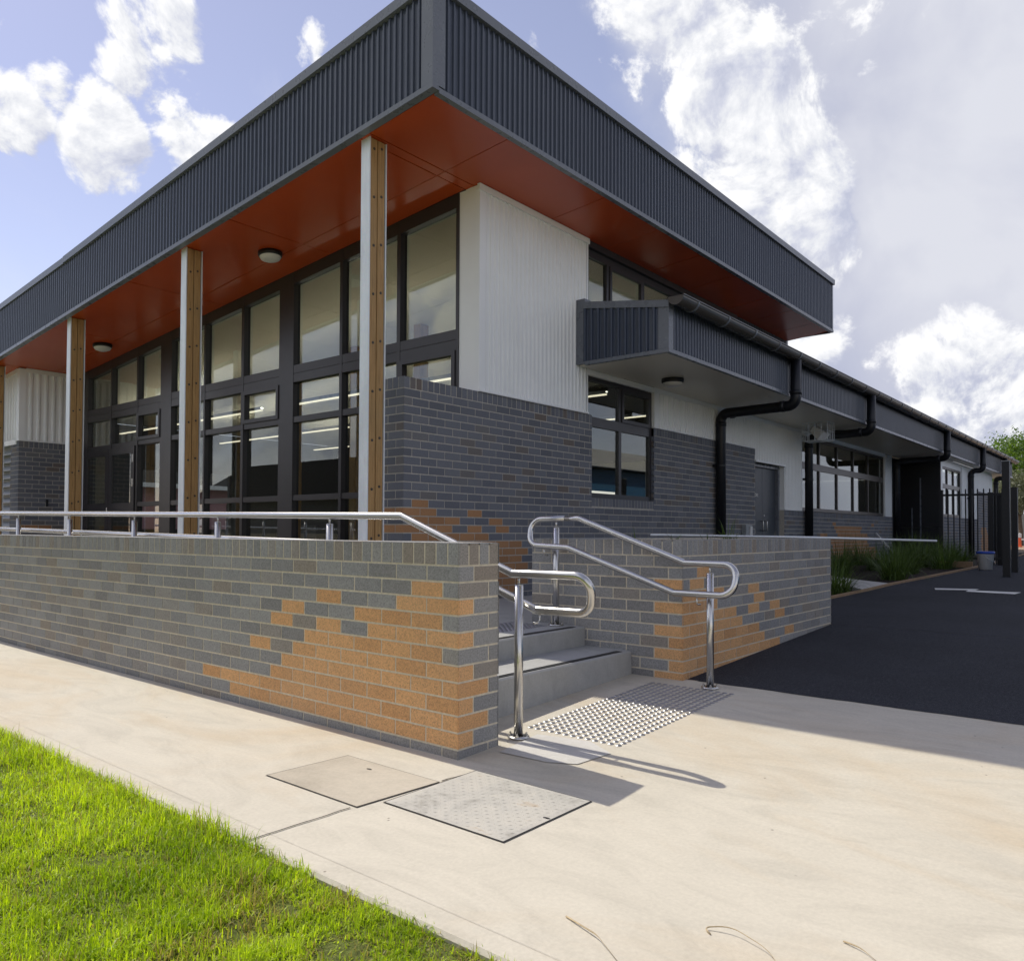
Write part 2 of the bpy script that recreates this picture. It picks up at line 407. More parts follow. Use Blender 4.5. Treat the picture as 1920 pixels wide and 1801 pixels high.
# ------------------------------------------------------------------ bricks
def rect_minus(u0, u1, z0, z1, holes):
    us = sorted({u0, u1, *[max(u0, min(u1, h[k])) for h in holes for k in (0, 1)]})
    zs = sorted({z0, z1, *[max(z0, min(z1, h[k])) for h in holes for k in (2, 3)]})
    out = []
    for a, c in zip(us, us[1:]):
        run = None
        for e, g in zip(zs, zs[1:]):
            um, zm = (a + c) / 2, (e + g) / 2
            inh = any(h[0] < um < h[1] and h[2] < zm < h[3] for h in holes)
            if not inh:
                if run and abs(run[3] - e) < 1e-9: run[3] = g
                else:
                    run = [a, c, e, g]; out.append(run)
            else: run = None
    return out
def brick_rows(b, O, U, Nn, Ln, ztop, zbot, par, colfn, holes=(), bl=.24, h=.086, m=0, header=False, j=.0058, rr=rnd):
    """real bricks standing 6 mm proud of the mortar: one small box per brick"""
    O = Vector(O); U = Vector(U); Nn = Vector(Nn)
    def box(u0, u1, z0, z1, a):
        d = .0022 + rr.uniform(0, .0014)
        w = .0008
        def P(u, z, k): return O + U * u + Nn * k + Vector((0, 0, z))
        f = [P(u0, z0, d), P(u1, z0, d), P(u1, z1, d), P(u0, z1, d)]; k = [P(u0, z0, 0), P(u1, z0, 0), P(u1, z1, 0), P(u0, z1, 0)]
        if U.cross(Vector((0, 0, 1))).dot(Nn) < 0:
            f.reverse(); k.reverse()
        b.poly(f, m, a)
        for q in range(4):
            b.poly([k[q], k[(q + 1) % 4], f[(q + 1) % 4], f[q]], m, a)
    r = 0; z1 = ztop
    while z1 > zbot + .008:
        z0 = max(z1 - h, zbot)
        u = 0.0; first = True
        while u < Ln - .004:
            ln = bl / 2 if (first and (r + par) % 2 and not header) else bl
            e = min(u + ln, Ln)
            segs = [(u, e)]; zm = (z0 + z1) / 2
            for hl in holes:
                if hl[2] < zm < hl[3]:
                    ns = []
                    for s0, s1 in segs:
                        if hl[1] <= s0 or hl[0] >= s1: ns.append((s0, s1)); continue
                        if hl[0] > s0: ns.append((s0, hl[0]))
                        if hl[1] < s1: ns.append((hl[1], s1))
                    segs = ns
            og = colfn(r, (u + e) / 2 / .24, rr)
            a = (1.0 if og else 0.0, rr.random(), rr.random())
            for s0, s1 in segs:
                if s1 - s0 < .02: continue
                g = j + rr.uniform(-.0008, .0008)
                a0 = s0 + (0 if s0 < 1e-6 or any(abs(s0 - hl[1]) < 1e-6 for hl in holes) else g)
                a1 = s1 - (0 if abs(s1 - Ln) < 1e-6 or any(abs(s1 - hl[0]) < 1e-6 for hl in holes) else g)
                box(a0, a1, z0 + (j if z0 > zbot + 1e-6 else 0), z1 - (j if not header else .0), a)
            u = e; first = False
        z1 -= h; r += 1
GREY = lambda r, d, q: False

# low ramp wall beside the steps
LW = thing('low_brick_wall', 'long low grey brick wall with stepped orange bricks beside the steps', 'wall', (3.15, 6, 0))
EXP = {1: [1.1], 2: [.58, 1.63, 4.78], 3: [1.08, 2.06, 3.0, 6.26], 4: [.52, 1.49, 2.42, 4.64, 6.81], 5: [.95, 1.92, 2.99, 4.12, 5.2, 8.46], 6: [.37, 1.33, 2.41, 3.52, 4.59, 5.67, 7.88, 8.99]}
LIM = {7: 6.8, 8: 7.3, 9: 10.1, 10: 9.5}
def low_col(r, d, q):
    if r in EXP: return any(abs(d - e) < .42 for e in EXP[r]) and not (r in (1, 3, 5) and d < .5)
    if r in LIM: return d < LIM[r] or (r == 8 and abs(d - 10.03) < .4)
    return False
def low_end(r, d, q):
    if r in (2, 4, 6, 8, 10): return d < .5
    return r in (7, 9) and d < 1.0
x0, x1, y0, y1, zt = 2.998, 3.310, 2.794, 24.0, 1.112
b = MB()
b.box(x0, x1, y0, y1, -.12, zt - .001, 1)
brick_rows(b, (x0, y0 - .006, 0), (0, 1, 0), (-1, 0, 0), y1 - y0, zt - .117, -.10, 0, low_col)
brick_rows(b, (x0 - .006, y0, 0), (1, 0, 0), (0, -1, 0), x1 - x0 + .012, zt - .117, -.10, 1, low_end)
brick_rows(b, (x1, y0 - .006, 0), (0, 1, 0), (1, 0, 0), 7, zt - .117, .0, 0, GREY)
b.build('brickwork', [M['brick'], M['mortar']], LW, True)
b = MB()
brick_rows(b, (x0, y0 - .006, 0), (0, 1, 0), (-1, 0, 0), y1 - y0, zt, zt - .112, 0, GREY, (), .086, .2, header=True)
brick_rows(b, (x0 - .006, y0, 0), (1, 0, 0), (0, -1, 0), x1 - x0 + .012, zt, zt - .112, 0, GREY, (), .0805, .2, header=True)
brick_rows(b, (x1, y0 - .006, 0), (0, 1, 0), (1, 0, 0), 7, zt, zt - .112, 0, GREY, (), .086, .2, header=True)
for k in range(245):
    u = y0 + k * .086
    b.box(x0 + .001, x1 - .001, u, u + .077, zt - .01, zt + .003, 0, (0, .5 + .4 * rnd.random(), 0))
b.build('coping', [M['brick'], M['mortar']], LW, True)

# planter wall right of the steps
PW = thing('brick_planter', 'raised grey brick planter with orange brick corner between steps and asphalt', 'planter', (7, 3.4, .1))
PE = {1: [1.29], 2: [.72, 4.56], 3: [.9, 2.82, 5.8], 4: [4.49, 6.25], 5: [5.13, 6.02, 7.69], 6: [5.56, 7.6], 8: [9.14]}
PL = {3: 1.6, 4: 2.9, 5: 4.2, 6: 4.6, 7: 6.0, 8: 6.7, 9: 8.0, 10: 7}
def pl_col(r, d, q):
    if r == 4 and d < .5: return True
    if r == 5 and d < .5: return False
    return any(abs(d - e) < .42 for e in PE.get(r, [])) or d < PL.get(r, -1)
def pl_left(r, d, q):
    return (r in (2, 4, 6) and d < 1) or (r in (7, 9) and d < .5) or (r in (8, 10) and d < 1)
X0, X1, Y0, Y1, ZT = 5.336, 8.70, 2.724, 4.12, 1.117
b = MB(); t = .23
b.box(X0, X1, Y0, Y0 + t, -.1, ZT - .001, 1); b.box(X0, X1, Y1 - t, Y1, -.1, ZT - .001, 1)
b.box(X0, X0 + t, Y0 + t, Y1 - t, -.1, ZT - .001, 1); b.box(X1 - t, X1, Y0 + t, Y1 - t, -.1, ZT - .001, 1)
brick_rows(b, (X0 - .006, Y0, 0), (1, 0, 0), (0, -1, 0), X1 - X0 + .012, ZT - .117, -.02, 1, pl_col)
brick_rows(b, (X0, Y0 - .006, 0), (0, 1, 0), (-1, 0, 0), Y1 - Y0 + .006, ZT - .117, -.02, 0, pl_left)
brick_rows(b, (X1, Y0 - .006, 0), (0, 1, 0), (1, 0, 0), Y1 - Y0 + .006, ZT - .117, .1, 0, GREY)
b.build('brickwork', [M['brick'], M['mortar']], PW, True)
b = MB()
brick_rows(b, (X0 - .006, Y0, 0), (1, 0, 0), (0, -1, 0), X1 - X0 + .012, ZT, ZT - .112, 0, GREY, (), .086, .2, header=True)
brick_rows(b, (X0, Y0 - .006, 0), (0, 1, 0), (-1, 0, 0), Y1 - Y0 + .006, ZT, ZT - .112, 0, GREY, (), .086, .2, header=True)
brick_rows(b, (X1, Y0 - .006, 0), (0, 1, 0), (1, 0, 0), Y1 - Y0 + .006, ZT, ZT - .112, 0, GREY, (), .086, .2, header=True)
for k in range(39):
    u = X0 + k * .086
    for ya in (Y0, Y1 - t): b.box(u, u + .077, ya + .001, ya + t - .001, ZT - .01, ZT + .003, 0, (0, .4 + .5 * rnd.random(), 0))
for k in range(11):
    u = Y0 + t + k * .086
    for xa in (X0, X1 - t): b.box(xa + .001, xa + t - .001, u, u + .077, ZT - .01, ZT + .003, 0, (0, .4 + .5 * rnd.random(), 0))
b.build('coping', [M['brick'], M['mortar']], PW, True)
b = MB(); b.box(X0 + t, X1 - t, Y0 + t, Y1 - t, .3, 1.05); b.build('soil', M['soil'], PW)

# ------------------------------------------------------------------ steps and landing
ST = thing('concrete_steps', 'two grey concrete steps with black nosing strips between the brick walls', 'steps', (4.3, 3.6, .05))
xa, xb = 3.318, 5.329
def step(y0, y1, z0, z1):
    b = MB(); e = .012
    prof = [(y0, z0), (y0, z1 - e), (y0 + e, z1), (y1, z1), (y1, z0)]
    b.prism([(xa, y, z) for y, z in prof], (xb - xa, 0, 0)); return weld(b.build('step', M['concrete_step'], ST))
step(3.149, 3.60, -.1, .265); step(3.58, 4.6, -.1, .415)
for yy, zz in ((3.149, .265), (3.58, .415)):
    b = MB(); b.box(xa + .01, xb - .10, yy + .022, yy + .072, zz - .004, zz + .003); b.build('nosing_strip', M['black'], ST)
# verandah slab
b = MB(); b.box(3.312, 6.62, 4.6, 24, -.1, .413); b.box(5.36, 8.75, 4.125, 4.6, -.1, .413); b.box(6.62, 8.75, 4.6, 5.83, -.1, .4125)
struct(b.build('verandah_floor', M['concrete_step']))

# ------------------------------------------------------------------ tactile studs
def stud_pad(xs, ys, zf, label, cat='tactile paving', group=None):
    root = thing('tactile_pad', label, cat, (xs[0], ys[0], zf(xs[0])), group)
    prof = [(.0175, 0), (.0175, .0012), (.0125, .005), (.0, .0053)]
    proto = MB(); proto.lathe(prof, (0, 0, 0), 12)
    cam2 = (0, 0)
    spots = sorted(((x, y) for x in xs for y in ys), key=lambda p: p[0] ** 2 + p[1] ** 2)
    me = None
    for k, (x, y) in enumerate(spots[:100]):
        if me is None:
            o = proto.build('stud', M['stud'], root); me = o.data
        else:
            o = bpy.data.objects.new('stud', me); COL.objects.link(o); o.parent = root
        o.location = Vector((x, y, zf(x) + .0005)) - Vector(ROOT[root]) + (Vector(ROOT[root]) if k == 0 and False else Vector())
    rest = MB()
    for x, y in spots[100:]: rest.lathe(prof, (x, y, zf(x) + .0005), 12)
    if spots[100:]:
        o = rest.build('studs', M['stud'], root); o['kind'] = 'stuff'
    # proto mesh was built with the root offset removed: put it back to its own centre
    for v in me.vertices: v.co += Vector(ROOT[root])
    return root
stud_pad([3.695 + .05 * k for k in range(30)], [2.262 + .05 * k for k in range(13)], G, 'broad pad of steel studs on the concrete in front of the steps')
stud_pad([3.70 + .05 * k for k in range(30)], [3.84 + .05 * k for k in range(8)], lambda x: .415, 'pad of steel studs on the landing above the steps')

# ------------------------------------------------------------------ handrails
def arc(c, r, a0, a1, n, X):
    return [(X, c[0] + r * math.cos(a0 + (a1 - a0) * k / n), c[1] + r * math.sin(a0 + (a1 - a0) * k / n)) for k in range(n + 1)]
def fillet(pts, rad, n=7):
    """round the corners of a polyline (rad per inner vertex)"""
    P = [Vector(p) for p in pts]; out = [P[0]]
    for k in range(1, len(P) - 1):
        r = rad[k - 1]
        if r <= 0: out.append(P[k]); continue
        a = (P[k - 1] - P[k]).normalized(); c = (P[k + 1] - P[k]).normalized()
        ang = a.angle(c); t = min(r / math.tan(ang / 2), .48 * (P[k - 1] - P[k]).length, .48 * (P[k + 1] - P[k]).length); r = t * math.tan(ang / 2)
        bis = (a + c).normalized(); ctr = P[k] + bis * (r / math.sin(ang / 2))
        s = P[k] + a * t - ctr; e = P[k] + c * t - ctr
        for q in range(n + 1):
            f = q / n; om = s.angle(e, 0)
            v = s if om < 1e-4 else (s * math.sin((1 - f) * om) + e * math.sin(f * om)) / math.sin(om)
            out.append(ctr + v)
    out.append(P[-1]); return out
def post(root, x, y, z0, z1, flange=True):
    b = MB(); b.tube([(x, y, z0), (x, y, z1)], .0255, 18); b.tube([(x, y, z1), (x, y, z1 + .005)], .024, 18)
    p = weld(b.build('post', M['steel'], root))
    if flange:
        c = MB(); c.lathe([(0, 0), (.062, 0), (.062, .010), (.030, .012)], (x, y, z0), 24); weld(c.build('base_plate', M['steel'], p))
        for k in range(4):
            t = k * math.pi / 2 + .5
            d = MB(); d.lathe([(.010, 0), (.010, .012), (.006, .013), (.006, .022), (0, .022)], (x + .046 * math.cos(t), y + .046 * math.sin(t), z0 + .010), 8); d.build('bolt', M['steel'], p)
    return p
def pin(root, x, y, z0, z1):
    b = MB(); b.tube([(x, y, z0), (x, y, z1)], .007, 10); weld(b.build('pin', M['steel'], root))
def hook(root, xp, y, z, xl, zl):
    b = MB(); b.tube(fillet([(xp, y, z), (xl, y, z), (xl, y, zl)], [.02]), .006, 8); weld(b.build('bracket', M['steel'], root))
RR = .0243
HL = thing('ramp_handrail', 'long stainless double handrail along the low brick wall down to the steps', 'handrail', (3.49, 4, .4))
XU, XL = 3.49, 3.565
path = fillet([(XU, 24, 1.555), (XU, 3.76, 1.272), (XU, 2.835, .937), (XU, 2.30, .943), (XL, 2.36, .738), (XL, 2.72, .733), (XL, 3.70, 1.075), (XL, 24, 1.355)],
              [.02, .02, .115, .10, .02, .02])
b = MB(); b.tube(path, RR, 18); weld(b.build('rail', M['steel'], HL))
post(HL, XU, 2.79, G(XU) + .001, .872); pin(HL, XU, 2.79, .872, .92)
hook(HL, XU + .02, 2.70, .665, XL, .715)
for k in range(10):
    y = 4.50 + 1.475 * k
    zr = 1.272 + (y - 3.76) * .01398
    post(HL, XU, y, .414, zr - .062, False); pin(HL, XU, y, zr - .062, zr - .015)
HR = thing('stair_handrail', 'short stainless loop handrail on two posts against the planter wall', 'handrail', (5.22, 3.2, .1))
XU, XL = 5.225, 5.155
path = fillet([(XU, 3.70, 1.283), (XU, 3.567, 1.281), (XU, 2.65, .957), (XU, 2.245, .952), (XL, 2.26, .742), (XL, 2.70, .743), (XL, 3.62, 1.050), (XL, 4.01, 1.066), (XU, 4.05, 1.277), (XU, 3.70, 1.283)],
              [.02, .02, .10, .095, .02, .02, .10, .10])
b = MB(); b.tube(path, RR, 18); weld(b.build('rail', M['steel'], HR))
post(HR, XU, 2.455, G(XU) + .001, .885); pin(HR, XU, 2.455, .885, .935); hook(HR, XU - .02, 2.52, .668, XL, .72)
post(HR, XU, 3.79, .416, 1.205); pin(HR, XU, 3.79, 1.205, 1.262); hook(HR, XU - .02, 3.86, .985, XL, 1.045)

# ------------------------------------------------------------------ access covers
def cover(label, x0, x1, y0, y1, mat, hole, studs, skew=0):
    root = thing('access_cover', label, 'access cover', ((x0 + x1) / 2, (y0 + y1) / 2, 0), 'access covers in the concrete path')
    q = [(x0, y0), (x1, y0 - skew), (x1, y1), (x0, y1 + skew)]
    b = MB(); b.poly([(x, y, .0035) for x, y in q]); b.build('frame_gap', M['black'], root)
    c = ((x0 + x1) / 2, (y0 + y1) / 2); s = [(c[0] + (x - c[0]) * .978, c[1] + (y - c[1]) * .978) for x, y in q]
    b = MB(); b.prism([(x, y, -.02) for x, y in s], (0, 0, .0245))
    if studs:
        r3 = random.Random(2); n = int((x1 - x0) / .03) - 1; k2 = int((y1 - y0) / .03) - 1
        for i in range(n):
            for j in range(k2):
                x = x0 + .03 + i * .03; y = y0 + .03 + j * .03
                t = .8 if (i + j) % 2 else -.8
                dx, dy = .010 * math.cos(t), .010 * math.sin(t); ex, ey = -.003 * math.sin(t), .003 * math.cos(t)
                b.poly([(x - dx, y - dy, .0046), (x + ex, y + ey, .0055), (x + dx, y + dy, .0046)]); b.poly([(x - dx, y - dy, .0046), (x + dx, y + dy, .0046), (x - ex, y - ey, .0055)])
    b.build('plate', mat, root)
    b = MB(); hx, hy = hole
    b.prism([(hx + .018 * math.cos(t * math.pi / 6) * .45, hy + .018 * math.sin(t * math.pi / 6), .0040) for t in range(12)], (0, 0, .0012)); b.build('key_hole', M['black'], root)
cover('concrete filled access cover in the path, farther from the steps', 2.199, 2.675, 2.634, 3.279, M['cover_fill'], (2.585, 3.005), False, .03)
cover('checker plate steel access cover in the concrete beside the wall corner', 2.315, 2.92, 1.92, 2.60, M['checker'], (2.624, 1.948), True)

# dry stalks lying on the concrete
def stalk(label, pts):
    b = MB(); P = fillet([(x, y, G(x) + z) for x, y, z in pts], [.15] * (len(pts) - 2), 5); n = len(P)
    b.tube(P, [.0026 * (1 - .7 * k / (n - 1)) for k in range(n)], 6); tag(weld(b.build('dry_stalk', M['straw'])), label, 'stalk', 'dry stalks on the concrete')
stalk('straight dry straw stalk on the concrete near the lawn edge', [(2.0, 1.41, .004), (1.955, 1.27, .012), (1.88, 1.15, .004)])
stalk('curled dry straw stalk on the concrete, the most bent one', [(2.19, 1.03, .003), (2.21, 1.06, .006), (2.24, .99, .02), (2.20, .86, .012), (2.13, .80, .003)])
stalk('short dry straw stalk on the concrete farthest to the right', [(2.40, .72, .004), (2.385, .67, .010), (2.345, .615, .004)])

# ------------------------------------------------------------------ the school building
BD = thing('school_building', 'school hall with charcoal ribbed fascia, orange soffit and grey brick base', 'building', (10, 10, .4))
ZS = lambda y: 5.075 - .080 * (y - 5.83)          # raking soffit
ZF = lambda y: 5.142 - .0845 * (y - 4.967)        # fascia underside
ZTOP = lambda y: 6.17 - .090 * (y - 4.967) if y < 13.0 else 5.40 - .083 * (y - 13.0)
PROFILE = ((0, 0), (.36, 0), (.42, .08), (.50, .92), (.56, 1), (.70, 1), (.77, .95), (.84, .78), (.91, .40), (.97, .06))
def ribs(b, O, U, Nn, u0, u1, zb, zt, pitch=.08, d=.020, m=0, flat=.42, phase=0):
    O = Vector(O); U = Vector(U); Nn = Vector(Nn); prof = []
    u = u0 - phase
    while u < u1:
        for f, h in PROFILE:
            prof.append((u + f * pitch, h * d))
        u += pitch
    prof = [(a, h) for a, h in prof if u0 <= a <= u1]
    prof = [(u0, prof[0][1])] + prof + [(u1, prof[-1][1])]
    flip = U.cross(Vector((0, 0, 1))).dot(Nn) < 0
    for (a, ha), (c, hc) in zip(prof, prof[1:]):
        if c - a < 1e-5: continue
        q = [O + U * a + Nn * ha + Vector((0, 0, zb(a))), O + U * c + Nn * hc + Vector((0, 0, zb(c))), O + U * c + Nn * hc + Vector((0, 0, zt(c))), O + U * a + Nn * ha + Vector((0, 0, zt(a)))]
        b.poly(q[::-1] if flip else q, m)
xf, yf, xe, ye = 4.946, 4.967, 16.08, 21.5
# fascia cladding
b = MB(); ribs(b, (xf + .016, 0, 0), (0, 1, 0), (-1, 0, 0), yf + .13, ye, lambda y: ZF(y) + .03, lambda y: ZTOP(y) - .05); b.build('fascia_cladding', M['dark'], BD)
b = MB(); ribs(b, (0, yf + .016, 0), (1, 0, 0), (0, -1, 0), xf + .15, xe - .06, lambda x: 5.15, lambda x: 6.12); b.build('fascia_cladding', M['dark'], BD)
b = MB()   # corner and end flashings
b.prism([(xf - .006, yf + .14, ZF(yf) + .045), (xf - .006, yf - .006, ZF(yf) + .055), (xf - .006, yf - .006, 6.10), (xf - .006, yf + .14, 6.09)], (.02, 0, 0))
b.box(xf + .014, xf + .155, yf - .006, yf + .014, 5.19, 6.10)
b.build('corner_flashing', M['dark_trim'], BD)
b = MB(); b.box(xe - .06, xe + .004, yf - .006, yf + .2, 5.165, 6.10); b.box(xe - .016, xe + .004, yf + .2, 6.2, 5.165, 6.10)
b.build('corner_flashing', M['dark_trim'], BD)
b = MB()   # lower trim: a raking strip on the front, a level one on the side
def rake(b, xa, xb2, y0, y1, f, dz0, dz1, n=1):
    for k in range(n):
        a = y0 + (y1 - y0) * k / n; c = y0 + (y1 - y0) * (k + 1) / n
        b.hexa([(xa, a, f(a) + dz0), (xb2, a, f(a) + dz0), (xb2, c, f(c) + dz0), (xa, c, f(c) + dz0), (xa, a, f(a) + dz1), (xb2, a, f(a) + dz1), (xb2, c, f(c) + dz1), (xa, c, f(c) + dz1)])
rake(b, xf - .012, xf + .07, yf - .012, ye, ZF, 0, .05); b.box(xf + .072, xe + .01, yf - .012, yf + .05, 5.12, 5.172); b.box(xe - .05, xe + .01, yf + .052, 5.86, 5.115, 5.17)
b.build('fascia_trim', M['dark_trim'], BD)
b = MB()   # parapet capping
rake(b, xf - .035, xf + .25, yf - .035, 13.0, ZTOP, -.10, 0); rake(b, xf - .025, xf + .25, 13.003, ye, lambda y: 5.40 - .083 * (y - 13.0), -.10, 0)
b.box(xf + .252, xe + .035, yf - .035, yf + .25, 6.065, 6.163)
b.build('parapet_capping', M['dark_trim'], BD)
# orange soffit with fine panel joints (real grooves between panels)
b = MB(); bj = MB()
xs = [xf + .075, 6.09, 7.90, 9.2, 10.43, 11.61, 13.04, 14.08, 15.2, xe - .055]
ys = [yf + .055, 5.915, 6.04, 8.455, 11.075, 13.743, 16.4, 19, ye]
g = .006
for a, c in zip(xs, xs[1:]):
    for e, h in zip(ys, ys[1:]):
        if a > 6 and e > 6:
            if a > 6.2: continue
            c = 6.545
        p = [(a + g, e + g), (c - g, e + g), (c - g, h - g), (a + g, h - g)]
        b.hexa([(x, y, ZS(y)) for x, y in p] + [(x, y, ZS(y) + .02) for x, y in p])
b.build('soffit', M['soffit'], BD)
bj.hexa([(x, y, ZS(y) + .012) for x, y in ((xf + .04, yf + .04), (xe - .03, yf + .04), (xe - .03, 6.16), (xf + .04, 6.16))] + [(x, y, ZS(y) + .03) for x, y in ((xf + .04, yf + .04), (xe - .03, yf + .04), (xe - .03, 6.16), (xf + .04, 6.16))])
bj.hexa([(x, y, ZS(y) + .012) for x, y in ((xf + .04, 6.161), (6.7, 6.161), (6.7, ye), (xf + .04, ye))] + [(x, y, ZS(y) + .03) for x, y in ((xf + .04, 6.161), (6.7, 6.161), (6.7, ye), (xf + .04, ye))])
bj.build('soffit_backing', M['joint'], BD)
# roof sheet above
b = MB(); b.hexa([(x, y, ZTOP(y) - .30) for x, y in ((xf + .05, yf + .05), (xe, yf + .05), (xe, ye), (xf + .05, ye))] + [(x, y, ZTOP(y) - .22) for x, y in ((xf + .05, yf + .05), (xe, yf + .05), (xe, ye), (xf + .05, ye))])
b.build('roof', M['roof_sheet'], BD)

# verandah columns
def column(y):
    x0, x1 = 5.055, 5.277; zt = ZS(y) - .002
    b = MB(); b.box(x0, x0 + .012, y - .065, y + .065, .414, zt + .004); b.box(x1 - .012, x1, y - .065, y + .065, .414, zt); b.box(x0 + .012, x1 - .012, y - .005, y + .005, .414, zt - .004)
    c = b.build('column', M['galv'], BD)
    for s in (-1, 1):
        for (a, e) in ((x0 + .018, x0 + .103), (x0 + .113, x1 - .022)):
            t = MB(); o0, o1 = sorted((y + s * .006, y + s * .060)); bv = .004
            P = [(a + bv, o0), (e - bv, o0), (e, o0 + bv), (e, o1 - bv), (e - bv, o1), (a + bv, o1), (a, o1 - bv), (a, o0 + bv)]
            t.prism([(px, py, .416) for px, py in P], (0, 0, zt - .42)); weld(t.build('timber_infill', M['timber'], c))
    me = None
    for k in range(10):
        for q, a in enumerate((x0 + .06, x0 + .156)):
            z = .62 + .482 * k + (.03 if q else 0)
            if z > zt - .05: continue
            t = MB(); n = 10
            ring = [(a + .014 * math.cos(2 * math.pi * j / n), y - .060, z + .014 * math.sin(2 * math.pi * j / n)) for j in range(n)]
            t.prism(ring, (0, -.004, 0)); t.build('bolt', M['bolt'], c)
for y in (6.005, 9.545, 13.09, 16.58): column(y)

# brick side wall, front pier and cladding ------------------------------------------------
WY = 5.836; PX = 5.436
def wall_col(r, d, q):
    if 13 <= r <= 24:
        ex = {13: [1.33], 14: [.22, .88, 1.79, 4.51], 15: [1.33, 2.27, 3.11, 5.89], 16: [.5, .94, 1.5, 2.1, 2.69, 4.52, 6.21], 17: [.9, 1.8, 2.7, 3.6, 4.58, 5.5]}
        if r in ex: return any(abs(d - e) < .45 for e in ex[r])
        return d < 8.5 - .15 * abs(r - 20) and q.random() < .96
    if 33.6 < 0: return False
    return False
holes = [(8.84 - PX, 10.51 - PX, 1.63 - 0, 3.5)]
b = MB()
b.box(PX, 6.9, WY, 6.18, .3, 2.735, 1)
for u0, u1, z0, z1 in rect_minus(6.9, 14.33, .3, 2.735, [(8.84, 10.51, 1.63, 3.5)]): b.box(u0, u1, WY, WY + .11, z0, z1, 1)
brick_rows(b, (PX - .006, WY, 0), (1, 0, 0), (0, -1, 0), 14.33 - PX + .006, 2.736 - .117, .36, 0, wall_col, [(8.84 - PX + .006, 10.51 - PX + .006, 1.515, 3.5)])
brick_rows(b, (PX, WY - .006, 0), (0, 1, 0), (-1, 0, 0), .35, 2.736 - .117, .41, 1, lambda r, d, q: r in (14, 16, 18, 19, 21))
brick_rows(b, (PX - .006, WY, 0), (1, 0, 0), (0, -1, 0), 14.33 - PX + .006, 2.736, 2.624, 0, GREY, [(8.84 - PX + .006, 10.51 - PX + .006, 1, 3.5)], .086, .2, header=True)
brick_rows(b, (PX, WY - .006, 0), (0, 1, 0), (-1, 0, 0), .35, 2.736, 2.624, 0, GREY, (), .086, .2, header=True)
brick_rows(b, (8.84, WY, 0), (1, 0, 0), (0, -1, 0), 1.67, 1.632, 1.52, 0, GREY, (), .086, .2, header=True)
b.build('brick_wall', [M['brick_b'], M['mortar_b']], BD, True)
b = MB()   # jambs of the side window seen obliquely
b.box(10.51, 10.535, WY + .0, WY + .14, 1.63, 2.735, 1)
brick_rows(b, (10.507, WY + .001, 0), (0, 1, 0), (-1, 0, 0), .12, 2.62, 1.63, 1, GREY)
b.build('brick_reveal', [M['brick_b'], M['mortar_b']], BD, True)
# low brick run under the long window, and to the right of the door
def run2(r, d, q):
    x = 15.90 + d * .24; z = 1.632 - .117 - (r + .5) * .086
    if z > 1.33 or z < .52: 
        return (abs(x - 18.98) < .13 or abs(x - 22.1) < .13) and 1.3 < z < 1.47
    t = (1.33 - z) / .8
    return 19.3 - .9 * t + .25 * math.sin(r * 2.1) < x < 21.1 + 1.6 * t + .2 * math.sin(r * 1.7) or (abs(x - 18.25) < .2 and 1.08 < z < 1.2)
b = MB(); b.box(15.80, 24.0, WY, WY + .11, .3, 1.632, 1)
brick_rows(b, (15.80, WY, 0), (1, 0, 0), (0, -1, 0), 8.2, 1.632 - .117, .36, 0, run2)
brick_rows(b, (15.80, WY, 0), (1, 0, 0), (0, -1, 0), 8.2, 1.632, 1.52, 0, GREY, (), .086, .2, header=True)
b.build('brick_wall', [M['brick_b'], M['mortar_b']], BD, True)
# projecting end wing
EY = 4.82
def run3(r, d, q):
    z = 2.6 - .117 - (r + .5) * .086; x = 30.6 + d * .24
    return z < 1.25 and 31.3 + q.uniform(-.1, .1) < x < 33.1 - max(0, z - .6) * 1.2
b = MB(); b.box(24.98, 30.6, EY, EY + .11, .3, 1.66, 1); b.box(30.6, 33.6, EY, EY + .11, .3, 2.6, 1)
brick_rows(b, (24.98, EY, 0), (1, 0, 0), (0, -1, 0), 5.62, 1.66, .4, 0, GREY); brick_rows(b, (30.6, EY, 0), (1, 0, 0), (0, -1, 0), 3.0, 2.6, .4, 0, run3)
b.build('brick_wall', [M['brick_b'], M['mortar_b']], BD, True)
b = MB(); b.box(24.9, 24.98, EY - .01, 5.95, .42, 1.34); b.box(24.9, 24.98, EY - .01, 5.95, 1.35, 3.32); b.box(24.0, 24.9, 5.90, 6.0, .4, 3.32)
b.build('dark_panel', M['black'], BD)
b = MB(); b.box(24.86, 24.9, 5.30, 5.33, .45, 2.75); b.box(24.86, 24.9, 5.52, 5.545, .45, 1.9); b.build('wall_conduit', M['dark_trim'], BD)
b = MB(); ribs(b, (0, EY + .01, 0), (1, 0, 0), (0, -1, 0), 28.0, 30.6, lambda x: 1.66, lambda x: 3.3); ribs(b, (0, EY + .01, 0), (1, 0, 0), (0, -1, 0), 30.6, 33.6, lambda x: 2.6, lambda x: 3.3)
b.box(24.98, 33.6, EY + .02, EY + .1, 3.1, 3.33); b.box(27.95, 33.6, EY + .02, EY + .1, 1.66, 3.1); b.box(33.5, 33.6, EY + .1, 14, .3, 3.3); b.box(24.98, 25.2, EY - .004, EY + .1, 1.66, 3.1)
b.build('white_cladding', M['white_clad'], BD)

